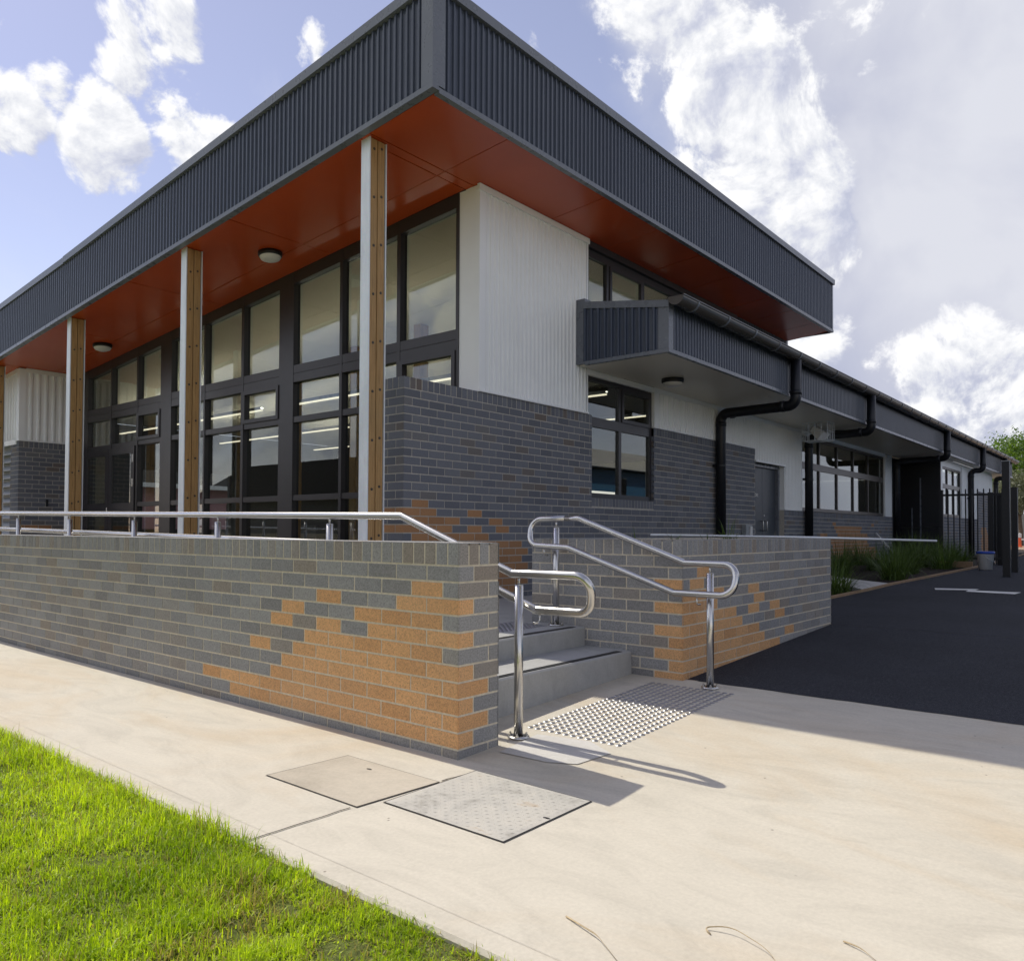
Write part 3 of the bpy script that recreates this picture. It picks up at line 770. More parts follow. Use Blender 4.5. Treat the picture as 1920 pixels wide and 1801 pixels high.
# white ribbed cladding above the brick
b = MB()
ribs(b, (0, WY + .002, 0), (1, 0, 0), (0, -1, 0), 6.63, 8.70, lambda x: 2.76, lambda x: ZS(WY) - .06, .08, .016)
b.box(6.56, 8.72, WY + .004, WY + .2, 2.737, ZS(WY) - .01)
b.box(6.552, 6.66, WY - .016, WY + .33, 2.738, ZS(WY + .3) - .004)
b.box(8.70, 8.735, WY - .012, WY + .2, 2.738, ZS(WY) - .03)
b.box(6.54, 8.745, WY - .03, WY + .01, ZS(WY) - .075, ZS(WY) - .004); b.box(6.56, 8.74, WY - .024, WY + .01, 2.737, 2.757)
b.build('white_cladding', M['white_clad'], BD)
b = MB(); b.box(8.688, 8.699, WY - .013, WY + .003, 2.76, ZS(WY) - .08); b.build('shadow_gap', M['black'], BD)
b = MB()
ribs(b, (0, WY + .002, 0), (1, 0, 0), (0, -1, 0), 10.64, 14.33, lambda x: 2.75, lambda x: 3.27); ribs(b, (0, WY + .002, 0), (1, 0, 0), (0, -1, 0), 14.33, 15.82, lambda x: 2.53, lambda x: 3.27)
ribs(b, (0, WY + .002, 0), (1, 0, 0), (0, -1, 0), 15.82, 16.74, lambda x: 1.655, lambda x: 3.27)
b.box(10.53, 14.33, WY + .004, WY + .1, 2.737, 3.34); b.box(14.33, 15.82, WY + .004, WY + .1, 2.52, 3.34); b.box(15.82, 16.78, WY + .004, WY + .1, 1.634, 3.34)
b.box(10.51, 10.65, WY - .016, WY + .1, 2.737, 3.30); b.box(10.5, 16.78, WY - .02, WY + .01, 3.265, 3.34); b.box(14.31, 15.85, WY - .03, WY + .01, 2.50, 2.535)
b.box(10.655, 14.33, WY - .018, WY + .01, 2.737, 2.752); b.box(15.82, 16.76, WY - .018, WY + .01, 1.634, 1.652); b.box(16.74, 16.79, WY - .014, WY + .1, 1.634, 3.26)
b.box(15.82, 15.86, WY + .1, WY + .3, .4, 2.52); b.box(8.74, 10.5, WY - .006, WY + .03, 3.262, 3.34)
b.box(16.79, 23.3, WY - .006, WY + .08, 3.25, 3.34); b.box(23.24, 23.5, WY - .012, WY + .1, 1.634, 3.25); b.box(23.5, 24.0, WY + .004, WY + .1, 1.634, 3.34)
b.build('white_cladding', M['white_clad'], BD)
# far-left brick pier with ribbed white box above it
LX, LY = 5.502, 16.44
b = MB(); b.box(LX, 6.9, LY, LY + .42, .3, 2.84, 1); b.box(6.9, 7.2, LY, LY + .3, .3, 4.2, 1)
brick_rows(b, (LX - .006, LY, 0), (1, 0, 0), (0, -1, 0), 1.4, 2.84 - .117, .41, 0, lambda r, d, q: (r == 17 and .2 < d < 2.2) or (r > 19 and d < 3))
brick_rows(b, (LX, LY - .006, 0), (0, 1, 0), (-1, 0, 0), .42, 2.84 - .117, .41, 1, lambda r, d, q: r > 18 and q.random() < .4)
brick_rows(b, (LX - .006, LY, 0), (1, 0, 0), (0, -1, 0), 1.4, 2.84, 2.726, 0, GREY, (), .086, .2, header=True); brick_rows(b, (LX, LY - .006, 0), (0, 1, 0), (-1, 0, 0), .42, 2.84, 2.726, 0, GREY, (), .086, .2, header=True)
b.build('brick_wall', [M['brick_b'], M['mortar_b']], BD, True)
b = MB(); ribs(b, (0, LY + .01, 0), (1, 0, 0), (0, -1, 0), LX + .10, 6.9, lambda x: 2.87, lambda x: ZS(LY) - .07, .135, .03)
ribs(b, (LX + .01, 0, 0), (0, 1, 0), (-1, 0, 0), LY + .12, 21, lambda y: 2.87, lambda y: ZS(y) - .07, .135, .03)
b.box(LX - .02, LX + .10, LY - .02, LY + .12, 2.842, ZS(LY + .1) - .01); b.box(LX + .012, 6.9, LY + .012, 21, 2.842, 3.2)
b.box(LX + .1, 6.9, LY - .024, LY + .005, ZS(LY) - .085, ZS(LY) - .003); b.box(LX + .1, 6.9, LY - .022, LY + .005, 2.842, 2.866)
rake(b, LX - .024, LX + .005, LY + .12, 21, ZS, -.085, -.003); b.box(LX - .022, LX + .005, LY + .12, 21, 2.78, 2.866)
b.hexa([(x, y, 3.2) for x, y in ((LX + .03, LY + .03), (6.9, LY + .03), (6.9, 21), (LX + .03, 21))] + [(x, y, ZS(y) - .012) for x, y in ((LX + .03, LY + .03), (6.9, LY + .03), (6.9, 21), (LX + .03, 21))])
b.build('white_cladding', M['white_clad'], BD)
b = MB()
for k in range(14):
    z = .6 + k * .155
    b.hexa([(LX + .04, LY + .45, z), (LX + .12, LY + .45, z + .09), (LX + .12, 20, z + .09), (LX + .04, 20, z), (LX + .04, LY + .45, z + .02), (LX + .12, LY + .45, z + .11), (LX + .12, 20, z + .11), (LX + .04, 20, z + .02)])
b.box(LX + .14, LX + .18, LY + .43, 20, .4, 2.83, 0); b.build('louvre', M['plastic_grey'], BD)
b = MB(); b.box(5.98, 6.02, LY - .02, LY, 1.62, 1.75); b.build('wall_outlet', M['black'], BD)

# glazing ---------------------------------------------------------------------------------
def pane(parent, P):
    """6 mm pane from four corners; thickness along +normal"""
    b = MB(); P = [Vector(p) for p in P]; n = (P[1] - P[0]).cross(P[3] - P[0]).normalized() * .006
    b.hexa([*P, *[p + n for p in P]]); return b.build('pane', M['glass'], parent)
GXF = 6.60
bays = [[(6.17, 7.10), (7.24, 8.21), (8.355, 9.28)], [(9.62, 10.53), (10.71, 11.63), (11.80, 12.71)], [(13.08, 13.90), (14.11, 14.945), (15.16, 15.97)]]
ends = [(6.125, 9.46), (9.46, 12.895), (12.895, 16.43)]
for bi, (pn, (ya, yb)) in enumerate(zip(bays, ends)):
    f = MB(); X0f, X1f = GXF - .06, GXF + .05
    rows = [(.60, 1.594), (1.670, 2.682), (2.762, 3.245), (3.482, None)]
    pn = [(p0 - (.072 * p0 / 6.6 if k else 0), p1) for k, (p0, p1) in enumerate(pn)]
    cuts = [ya] + [c for p in pn for c in p] + [yb]
    # mullions (full height)
    for k in range(0, len(cuts), 2):
        a, c = cuts[k], cuts[k + 1]; m = .0
        f.hexa([(X0f, a, .42), (X1f, a, .42), (X1f, c, .42), (X0f, c, .42), (X0f, a, ZS(a) - .003), (X1f, a, ZS(a) - .003), (X1f, c, ZS(c) - .003), (X0f, c, ZS(c) - .003)])
    for p0, p1 in pn:
        for z0, z1 in ((.42, .60), (1.594, 1.670), (2.682, 2.762), (3.245, 3.358), (3.368, 3.482)):
            f.box(X0f + (.010 if z0 in (1.594, 2.682) else .004), X1f - .004, p0, p1, z0, z1)
        f.box(X0f + .012, X1f - .004, p0, p1, 3.358, 3.368)
        f.hexa([(X0f + .004, p0, ZS(p0) - .165), (X1f - .004, p0, ZS(p0) - .165), (X1f - .004, p1, ZS(p1) - .165), (X0f + .004, p1, ZS(p1) - .165), (X0f + .004, p0, ZS(p0) - .004), (X1f - .004, p0, ZS(p0) - .004), (X1f - .004, p1, ZS(p1) - .004), (X0f + .004, p1, ZS(p1) - .004)])
    w = f.build('window', M['frame'], BD)
    for pi, (p0, p1) in enumerate(pn):
        door = bi == 2 and pi in (1, 2)
        for ri, (z0, z1) in enumerate(rows):
            if door and ri in (0, 1): continue
            zt0 = z1 if z1 else ZS(p0) - .165; zt1 = z1 if z1 else ZS(p1) - .165
            pane(w, [(GXF + .012, p0, z0), (GXF + .012, p1, z0), (GXF + .012, p1, zt1), (GXF + .012, p0, zt0)])
        if (bi in (0, 1) and pi == 0) and True:
            s = MB(); e = .055          # opening sash on the small row
            sel = pn[0]; q0, q1 = sel; z0, z1 = 2.762, 3.245
            for a, c, e0, e1 in ((q0, q0 + e, z0, z1), (q1 - e, q1, z0, z1), (q0 + e, q1 - e, z0, z0 + e), (q0 + e, q1 - e, z1 - e, z1)):
                s.box(GXF - .075, GXF + .005, a, c, e0, e1)
            s.build('sash', M['frame'], w)
    if bi == 2:
        s = MB(); e = .055; q0, q1 = pn[0]; z0, z1 = 2.762, 3.245
        for a, c, e0, e1 in ((q0, q0 + e, z0, z1), (q1 - e, q1, z0, z1), (q0 + e, q1 - e, z0, z0 + e), (q0 + e, q1 - e, z1 - e, z1)):
            s.box(GXF - .075, GXF + .005, a, c, e0, e1)
        s.build('sash', M['frame'], w)
        for (q0, q1) in ((13.975, 14.99), (15.0, 16.03)):
            d = MB(); z0, z1 = .45, 2.675; e = .13
            d.box(GXF - .08, GXF - .03, q0, q0 + e, z0, z1); d.box(GXF - .08, GXF - .03, q1 - e, q1, z0, z1)
            for a, c in ((z0, .62), (1.50, 1.66), (2.55, z1)): d.box(GXF - .079, GXF - .031, q0 + e, q1 - e, a, c)
            do = d.build('door', M['frame'], BD)
            for a, c in ((.62, 1.50), (1.66, 2.55)): pane(do, [(GXF - .06, q0 + e, a), (GXF - .06, q1 - e, a), (GXF - .06, q1 - e, c), (GXF - .06, q0 + e, c)])
            if q0 < 14.5:
                for z in (.75, 1.95, 2.38):
                    hh = MB(); hh.box(GXF - .10, GXF - .081, q0 + .005, q0 + .045, z, z + .14); hh.build('hinge', M['steel'], do)
                hh = MB(); hh.tube(fillet([(GXF - .08, q1 - .06, 1.42), (GXF - .13, q1 - .06, 1.42), (GXF - .13, q1 - .06, 1.58), (GXF - .08, q1 - .06, 1.58)], [.01, .01], 3), .009, 8); hh.build('handle', M['steel'], do)
# window winder hanging in the first middle bay
def side_window(name_part, x0, x1, z0, z1, y, cols, zmid, sashes=(), fr=.055, hor=.09):
    f = MB(); d0, d1 = y + .035, y + .10
    f.box(x0, x0 + fr, d0, d1, z0, z1); f.box(x1 - fr, x1, d0, d1, z0, z1)
    f.box(x0 + fr, x1 - fr, d0, d1, z0, z0 + fr * 1.2); f.box(x0 + fr, x1 - fr, d0, d1, z1 - fr, z1)
    edges = [x0 + fr] + [c for c in cols] + [x1 - fr]
    zz = [z0 + fr * 1.2, z1 - fr] if zmid is None else [z0 + fr * 1.2, zmid - hor / 2, zmid + hor / 2, z1 - fr]
    if zmid: f.box(x0 + fr, x1 - fr, d0 + .003, d1 - .003, zmid - hor / 2, zmid + hor / 2)
    bars = []
    for c in cols:
        for a, e in zip(zz[0::2], zz[1::2]): f.box(c - .035, c + .035, d0 + .002, d1 - .002, a, e)
    w = f.build('window', M['frame'], BD)
    xs2 = [(a + (.035 if k else 0), e - (.035 if k < len(edges) - 2 else 0)) for k, (a, e) in enumerate(zip(edges, edges[1:]))]
    for a, e in xs2:
        for q0, q1 in zip(zz[0::2], zz[1::2]):
            pane(w, [(a, y + .07, q0), (e, y + .07, q0), (e, y + .07, q1), (a, y + .07, q1)])
    for k, row in sashes:
        a, e = xs2[k]; q0, q1 = (zz[2], zz[3]) if row else (zz[0], zz[1]); s = MB(); t = .05
        for g0, g1, h0, h1 in ((a, a + t, q0, q1), (e - t, e, q0, q1), (a + t, e - t, q0, q0 + t), (a + t, e - t, q1 - t, q1)): s.box(g0, g1, y + .02, y + .06, h0, h1)
        s.build('sash', M['frame'], w)
    return w
side_window('w', 8.74, 10.51, 1.634, 3.262, WY, [9.62], 2.66, [(1, 1)], .055, .13)
side_window('w', 16.80, 23.24, 1.645, 3.25, WY, [18.05, 19.3, 20.55, 21.8], 2.62, (), .06, .14)
side_window('w', 25.2, 27.95, 1.67, 3.1, EY, [26.1, 27.0], 2.55, (), .06, .12)
side_window('w', 8.745, 13.5, 4.05, 4.985, WY + .02, [9.33, 10.30, 11.3, 12.4], None, [(1, 0), (3, 0)], .10)
b = MB(); b.box(8.73, 13.55, WY + .0, WY + .12, 4.985, ZS(WY) - .003); b.box(13.5, 13.6, WY, WY + .12, 3.9, 4.985); b.build('window_head', M['frame'], BD)
b = MB(); ribs(b, (0, WY + .02, 0), (1, 0, 0), (0, -1, 0), 13.6, 15.98, lambda x: 3.9, lambda x: ZS(WY) - .01); b.box(13.6, 15.98, WY + .022, WY + .2, 3.3, ZS(WY) - .012)
b.box(15.94, 16.0, WY + .0, 20, 3.3, 4.9); b.box(15.93, 16.01, WY - .01, WY + .05, 3.9, ZS(WY) - .008)
b.build('upper_cladding', M['dark'], BD)

# side door pair
b = MB(); dy = WY + .16
b.box(14.33, 14.41, WY + .10, dy + .06, .42, 2.50); b.box(15.74, 15.82, WY + .10, dy + .06, .42, 2.50); b.box(14.41, 15.74, WY + .10, dy + .06, 2.44, 2.50)
dfr = b.build('door_frame', M['dark_trim'], BD)
for k, (a, c) in enumerate(((14.412, 15.065), (15.075, 15.738))):
    b = MB(); b.box(a, c, dy - .0, dy + .045, .43, 2.438); d = b.build('door', M['door'], BD)
    hx = (c - .09) if k == 0 else (a + .09)
    h = MB(); h.tube(fillet([(hx, dy, 1.22), (hx, dy - .06, 1.22), (hx, dy - .06, 1.40), (hx, dy, 1.40)], [.012, .012], 3), .010, 8); weld(h.build('handle', M['steel'], d))
    if k == 1:
        h = MB(); h.lathe([(.0, .0), (.0, .0)], (0, 0, 0), 3) if False else h.box(hx - .012, hx + .012, dy - .004, dy, 1.50, 1.525); h.build('lock', M['steel'], d)
        h = MB(); h.box(c - .02, c + .0, dy - .012, dy, 1.08, 1.20); h.build('hinge', M['steel'], d)
    else:
        cu = bpy.data.curves.new('sign_text', 'FONT'); cu.body = 'STORE'; cu.size = .085; cu.extrude = .001; cu.align_x = 'CENTER'
        tmp = bpy.data.objects.new('tmp', cu); COL.objects.link(tmp); bpy.context.view_layer.update()
        me = bpy.data.meshes.new_from_object(tmp.evaluated_get(bpy.context.evaluated_depsgraph_get())); bpy.data.objects.remove(tmp); bpy.data.curves.remove(cu)
        me.transform(Matrix.Translation(Vector((14.74, dy - .003, 1.87)) - Vector(ROOT[BD])) @ Matrix.Rotation(math.pi / 2, 4, 'X'))
        me.materials.clear(); me.materials.append(M['plastic_white'])
        o = bpy.data.objects.new('door_lettering', me); COL.objects.link(o); o.parent = d
b = MB(); b.box(14.33, 15.82, dy + .06, dy + .3, .4, 2.6); b.build('door_backing', M['black'], BD)

# low verandah roof along the side ---------------------------------------------------------
AX0, AX1, AY = 8.475, 36.1, 4.505
ZG = 3.93
b = MB()
ribs(b, (0, AY + .016, 0), (1, 0, 0), (0, -1, 0), AX0 + .10, AX1 - .05, lambda x: 3.36, lambda x: ZG + .0)
b.box(AX0 + .1, AX1, AY + .018, AY + .06, 3.345, ZG)
b.build('eave_cladding', M['dark'], BD)
b = MB(); zr = lambda y: 4.155 - (5.83 - y) * .165
ribs(b, (AX0 + .016, 0, 0), (0, 1, 0), (-1, 0, 0), AY + .13, 5.74, lambda y: 3.37, lambda y: zr(y) - .06, .1, .034)
b.box(AX0 + .03, AX0 + .06, AY + .05, 5.83, 3.345, 3.93); b.build('eave_end_cladding', M['dark'], BD)
b = MB(); b.box(AX0 - .004, AX0 + .015, AY - .004, AY + .135, 3.375, 3.88); b.box(AX0 + .015, AX0 + .115, AY - .004, AY + .015, 3.375, 3.93)
b.box(AX0 - .008, AX0 + .13, 5.70, 5.832, 3.345, 4.19)
b.box(AX0 - .012, AX0 + .04, AY - .012, 5.70, 3.325, 3.372); b.box(AX0 + .04, AX1, AY - .012, AY + .04, 3.325, 3.370)
for y0, y1 in ((4.495, 5.72),): b.hexa([(AX0 - .02, y0, zr(y0) - .075), (AX0 + .12, y0, zr(y0) - .075), (AX0 + .12, y1, zr(y1) - .075), (AX0 - .02, y1, zr(y1) - .075), (AX0 - .02, y0, zr(y0) + .012), (AX0 + .12, y0, zr(y0) + .012), (AX0 + .12, y1, zr(y1) + .012), (AX0 - .02, y1, zr(y1) + .012)])
b.build('eave_flashing', M['dark_trim'], BD)
b = MB(); b.box(AX0 + .04, 24.9, AY + .04, WY - .03, 3.335, 3.35); b.box(24.9, AX1 - .02, AY + .04, EY + .02, 3.335, 3.35); b.box(33.6, AX1 - .02, EY + .02, 8, 3.335, 3.35); b.build('eave_soffit', M['soffit_white'], BD)
b = MB(); b.hexa([(AX0 + .06, AY + .03, ZG - .01), (AX1, AY + .03, ZG - .01), (AX1, 5.83, 4.12), (AX0 + .06, 5.83, 4.12), (AX0 + .06, 4.40, ZG + .02), (AX1 + .05, 4.40, ZG + .02), (AX1 + .05, 5.83, 4.155), (AX0 + .06, 5.83, 4.155)])
b.hexa([(16.01, 5.83, 4.05), (AX1 + .05, 5.83, 4.05), (AX1 + .05, 13, 4.4), (16.01, 13, 4.4), (16.01, 5.83, 4.155), (AX1 + .05, 5.83, 4.155), (AX1 + .05, 13, 4.5), (16.01, 13, 4.5)])
b.build('eave_roof', M['roof_sheet'], BD)
# half-round gutter
gy, gz, gr = 4.392, 3.968, .104
b = MB(); n = 12; ga, gb = AX0 - .045, AX1 + .12
for k in range(n):
    a0 = math.pi + math.pi * k / n; a1 = math.pi + math.pi * (k + 1) / n
    for rr_, fl in ((gr, 0), (gr - .004, 1)):
        q = [(ga, gy + rr_ * math.cos(a0), gz + rr_ * math.sin(a0)), (gb, gy + rr_ * math.cos(a0), gz + rr_ * math.sin(a0)), (gb, gy + rr_ * math.cos(a1), gz + rr_ * math.sin(a1)), (ga, gy + rr_ * math.cos(a1), gz + rr_ * math.sin(a1))]
        b.poly(q[::-1] if fl else q, 0, (0, 0, 0), True)
for x in (ga, gb):
    b.prism([(x, gy + gr * math.cos(math.pi + math.pi * k / 16), gz + gr * math.sin(math.pi + math.pi * k / 16)) for k in range(17)], (.004, 0, 0))
b.tube([(ga, gy - gr, gz), (gb, gy - gr, gz)], .011, 8)
gut = b.build('gutter', M['gutter'], BD)
x = 8.83
while x < AX1 + .1:
    b = MB()
    for k in range(n):
        a0 = math.pi + math.pi * k / n; a1 = math.pi + math.pi * (k + 1) / n
        P = lambda r, a, xx: (xx, gy + r * math.cos(a), gz + r * math.sin(a))
        b.hexa([P(gr + .001, a0, x - .018), P(gr + .001, a0, x + .018), P(gr + .001, a1, x + .018), P(gr + .001, a1, x - .018), P(gr + .009, a0, x - .018), P(gr + .009, a0, x + .018), P(gr + .009, a1, x + .018), P(gr + .009, a1, x - .018)])
    b.box(x - .018, x + .018, gy + gr, AY, gz - .03, gz + .0)
    b.build('gutter_bracket', M['dark_trim'], gut); x += .885
# downpipes
def downpipe(x, yw, zb=.3, xw=None):
    xw = xw or x; yt = 4.392; r = .082; zh = 3.17
    b = MB(); b.tube(fillet([(x, yt, gz - gr + .01), (x, yt, zh), (xw, yw, zh + .015), (xw, yw, zb)], [.13, .13], 8), r, 20)
    d = weld(b.build('downpipe', M['pipe'], BD))
    for p, q in (((x, yt, 3.40), (x, yt, 3.33)), ((x, yt + .17, zh), (x, yt + .24, zh)), ((xw, yw - .24, zh + .01), (xw, yw - .17, zh + .012)), ((xw, yw, zh - .20), (xw, yw, zh - .13))):
        if abs(yw - yt) < .6 and p[2] < 3.3 and abs(p[1] - q[1]) > .01: continue
        c = MB(); c.tube([p, q], r + .007, 20); weld(c.build('collar', M['pipe'], d))
    c = MB(); c.tube([(xw, yw, 2.32), (xw, yw, 2.29)], r + .006, 20); c.box(xw - .13, xw + .13, yw + .05, yw + .09, 2.285, 2.325); c.build('pipe_bracket', M['pipe'], d)
downpipe(12.40, 5.735, .2, 12.63); downpipe(16.55, 5.735, .2, 16.95); downpipe(23.6, 5.735, .2, 24.1); downpipe(28.95, 4.725, .3, 28.95); downpipe(33.4, 4.725, .3, 33.72)

# interior of the hall and rooms -----------------------------------------------------------
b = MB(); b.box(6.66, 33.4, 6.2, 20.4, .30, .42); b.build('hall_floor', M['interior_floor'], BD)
b = MB(); b.hexa([(x, y, ZS(y) - .03) for x, y in ((6.66, 6.0), (15.9, 6.0), (15.9, 20.4), (6.66, 20.4))] + [(x, y, ZS(y) + .01) for x, y in ((6.66, 6.0), (15.9, 6.0), (15.9, 20.4), (6.66, 20.4))])
for k in range(9):
    y = 7.2 + 1.5 * k; b.box(6.7, 15.9, y, y + .012, ZS(y) - .034, ZS(y) - .028)
for k in range(7):
    x = 7.8 + 1.2 * k
    b.hexa([(x, 6, ZS(6) - .033), (x + .012, 6, ZS(6) - .033), (x + .012, 20, ZS(20) - .033), (x, 20, ZS(20) - .033), (x, 6, ZS(6) - .029), (x + .012, 6, ZS(6) - .029), (x + .012, 20, ZS(20) - .029), (x, 20, ZS(20) - .029)])
b.box(16.1, 33.4, 6.0, 14, 3.30, 3.36); b.build('hall_ceiling', M['ceil'], BD)
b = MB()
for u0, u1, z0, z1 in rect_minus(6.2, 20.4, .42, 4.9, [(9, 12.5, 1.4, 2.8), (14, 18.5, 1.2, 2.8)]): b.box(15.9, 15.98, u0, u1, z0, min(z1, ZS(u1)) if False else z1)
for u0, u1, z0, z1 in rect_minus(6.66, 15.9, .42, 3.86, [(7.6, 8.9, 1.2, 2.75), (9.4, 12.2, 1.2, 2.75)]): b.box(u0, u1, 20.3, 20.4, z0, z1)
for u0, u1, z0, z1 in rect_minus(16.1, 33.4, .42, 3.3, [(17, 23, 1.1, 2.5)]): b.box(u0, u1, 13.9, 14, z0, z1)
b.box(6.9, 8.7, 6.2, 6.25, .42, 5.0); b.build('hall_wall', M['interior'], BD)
b = MB(); b.box(11.5, 15.6, 12.2, 12.3, .42, 2.4); b.box(12, 15.5, 16.0, 17.5, .42, 1.3); b.build('partition', M['interior_floor'], BD)
b = MB()
for y in (9.7, 11.4, 13.3): b.box(9.4, 9.6, y, y + .16, .42, ZS(y) - .04)
b.build('timber_post', M['timber'], BD)
for k, (x, y0, y1) in enumerate(((8.35, 6.9, 12.2), (8.35, 12.8, 18.6), (10.9, 6.9, 12.2), (10.9, 12.8, 18.6), (13.4, 7.0, 18.0))):
    r_ = thing('strip_light', ['long lit strip light hung in the hall nearest the glass, right half', 'long lit strip light hung in the hall nearest the glass, left half', 'lit strip light hung in the middle of the hall, right half', 'lit strip light hung in the middle of the hall, left half', 'lit strip light hung at the back of the hall'][k], 'strip light', (x, (y0 + y1) / 2, 3.42), 'strip lights hung inside the hall')
    b = MB(); b.box(x - .035, x + .035, y0, y1, 3.42, 3.44); b.box(x - .037, x - .033, y0, y1, 3.44, 3.475); b.box(x + .033, x + .037, y0, y1, 3.44, 3.475); b.build('housing', M['dark_trim'], r_)
    b = MB(); b.box(x - .030, x + .030, y0 + .02, y1 - .02, 3.400, 3.419); b.build('diffuser', M['strip'], r_)
    b = MB(); b.box(x - .030, x + .030, y0 + .02, y1 - .02, 3.445, 3.458); b.build('added_fill', M['added_fill'], r_)  # glowing box added on top of the housing to brighten the ceiling
for k in range(4):
    r_ = thing('ceiling_panel_light', 'square lit panel light in the room ceiling behind the long side window', 'panel light', (18 + 1.5 * k, 8.2, 3.29), 'panel lights behind the side window')
    b = MB(); b.box(17.7 + 1.5 * k, 18.3 + 1.5 * k, 8.0, 8.6, 3.27, 3.298); b.build('panel', M['strip'], r_)

# round ceiling lights
def round_light(label, x, y, z, slope=0, r=.155):
    root = thing('ceiling_light', label, 'ceiling light', (x, y, z), 'round ceiling lights under the eaves')
    b = MB(); b.lathe([(0, .0), (r, .0), (r, -.045), (r - .012, -.060), (r - .03, -.060)], (x, y, z), 32); weld(b.build('rim', M['black'], root))
    b = MB(); b.lathe([(r - .014, -.055), (r * .80, -.088), (r * .5, -.108), (0, -.116)], (x, y, z), 32); weld(b.build('diffuser', M['diffuser'], root))
    root.rotation_euler.x = slope
round_light('round ceiling light on the orange soffit between the two nearest columns', 5.93, 8.95, ZS(8.95) - .001, -.08)
round_light('round ceiling light on the orange soffit between the farther columns', 6.02, 14.15, ZS(14.15) - .001, -.08)
round_light('round ceiling light on the cream soffit above the side window', 10.05, 5.28, 3.334)
round_light('round ceiling light on the cream soffit behind the caged floodlight', 17.4, 5.25, 3.334)

# floodlight in wire cage
FL = thing('caged_floodlight', 'grey floodlight in a wire cage below the cream soffit', 'floodlight', (15.9, 5.2, 3.33))
b = MB(); cx_, cy_, cz_ = 15.9, 5.2, 3.12
x0, x1, y0, y1, z0, z1 = cx_ - .2, cx_ + .2, cy_ - .24, cy_ + .24, 2.98, 3.333
def bar(b, p, q, r=.005): b.tube([p, q], r, 6)
for zz in (z0, (z0 + z1) / 2, z1 - .006):
    for p, q in (((x0, y0, zz), (x1, y0, zz)), ((x1, y0, zz), (x1, y1, zz)), ((x1, y1, zz), (x0, y1, zz)), ((x0, y1, zz), (x0, y0, zz))): bar(b, p, q)
for k in range(5):
    yy = y0 + (y1 - y0) * k / 4
    bar(b, (x0, yy, z0), (x0, yy, z1)); bar(b, (x1, yy, z0), (x1, yy, z1)); bar(b, (x0, yy, z0), (x1, yy, z0))
for k in range(1, 4):
    xx = x0 + (x1 - x0) * k / 4
    bar(b, (xx, y0, z0), (xx, y0, z1)); bar(b, (xx, y1, z0), (xx, y1, z1)); bar(b, (xx, y0, z0), (xx, y1, z0))
b.build('cage', M['galv'], FL)
b = MB(); c = Vector((cx_, cy_, cz_ + .02)); ax = Vector((-.2, -.75, -.6)).normalized(); s = Vector((1, 0, 0)); s = (s - ax * s.dot(ax)).normalized(); u = ax.cross(s)
q0 = [c - ax * .13 + s * .07 * i + u * .06 * j for i, j in ((-1, -1), (1, -1), (1, 1), (-1, 1))]; q1 = [c + ax * .12 + s * .12 * i + u * .09 * j for i, j in ((-1, -1), (1, -1), (1, 1), (-1, 1))]
b.hexa([p.to_tuple() for p in q0] + [p.to_tuple() for p in q1]); b.build('lamp_body', M['diffuser'], FL)
b = MB(); q2 = [c + ax * .121 + s * .128 * i + u * .098 * j for i, j in ((-1, -1), (1, -1), (1, 1), (-1, 1))]
b.hexa([p.to_tuple() for p in q2] + [(p + ax * .03).to_tuple() for p in q2]); b.build('lamp_lens', M['plastic_white'], FL)
b = MB(); bar(b, (cx_, cy_ + .03, 3.33), (cx_, cy_ + .03, 3.16), .012); b.build('bracket', M['plastic_grey'], FL)
# outdoor power box
PB = thing('power_box', 'small grey weatherproof power box on the brick beside the door', 'power box', (13.85, 5.83, 1.2))
b = MB(); b.box(13.70, 13.98, WY - .09, WY - .008, 1.10, 1.32); b.build('case', M['plastic_grey'], PB)
b = MB(); b.box(13.86, 13.96, WY - .105, WY - .091, 1.13, 1.29); b.build('switch_cover', M['plastic_white'], PB)
b = MB(); b.tube([(13.76, WY - .04, 1.10), (13.76, WY - .04, .45)], .013, 8); b.build('conduit', M['plastic_grey'], PB)

# straight-edge lying across the planter
b = MB(); b.tube([(7.25, 4.06, 1.150), (8.60, 2.87, 1.128), (9.62, 1.90, 1.096)], .0115, 10)
tag(weld(b.build('metal_rod', M['galv'])), 'thin bright metal rod lying across the planter and jutting over the path', 'rod')
b = MB(); b.tube([(22.6, 5.35, .50), (22.2, 5.80, 1.18)], .028, 8); tag(weld(b.build('leaning_pole', M['plastic_white'])), 'short white pole leaning against the brick under the long window', 'pole')

# bucket
BK = thing('bucket', 'white plastic bucket with blue rim beside the picket fence', 'bucket', (17.7, 2.66, G(17.7)))
M['bucket'] = paint('bucket_plastic', (.85, .86, .86), .35, .02)
b = MB(); b.lathe([(0, .0), (.115, 0), (.145, .30), (.150, .302), (.150, .335), (.138, .335), (.11, .02), (0, .02)], (17.7, 2.66, G(17.7)), 28); weld(b.build('body', M['bucket'], BK))
b = MB(); b.lathe([(.151, .300), (.157, .302), (.157, .345), (.136, .348), (0, .346)], (17.7, 2.66, G(17.7)), 28); weld(b.build('lid', M['blue'], BK))
b = MB(); b.tube([(17.7 - .02 - .15 * math.cos(t * math.pi / 10), 2.66 - .155 * math.sin(t * math.pi / 10) , G(17.7) + .27 - .13 * math.sin(t * math.pi / 10)) for t in range(11)], .003, 6); b.build('handle', M['steel'], BK)

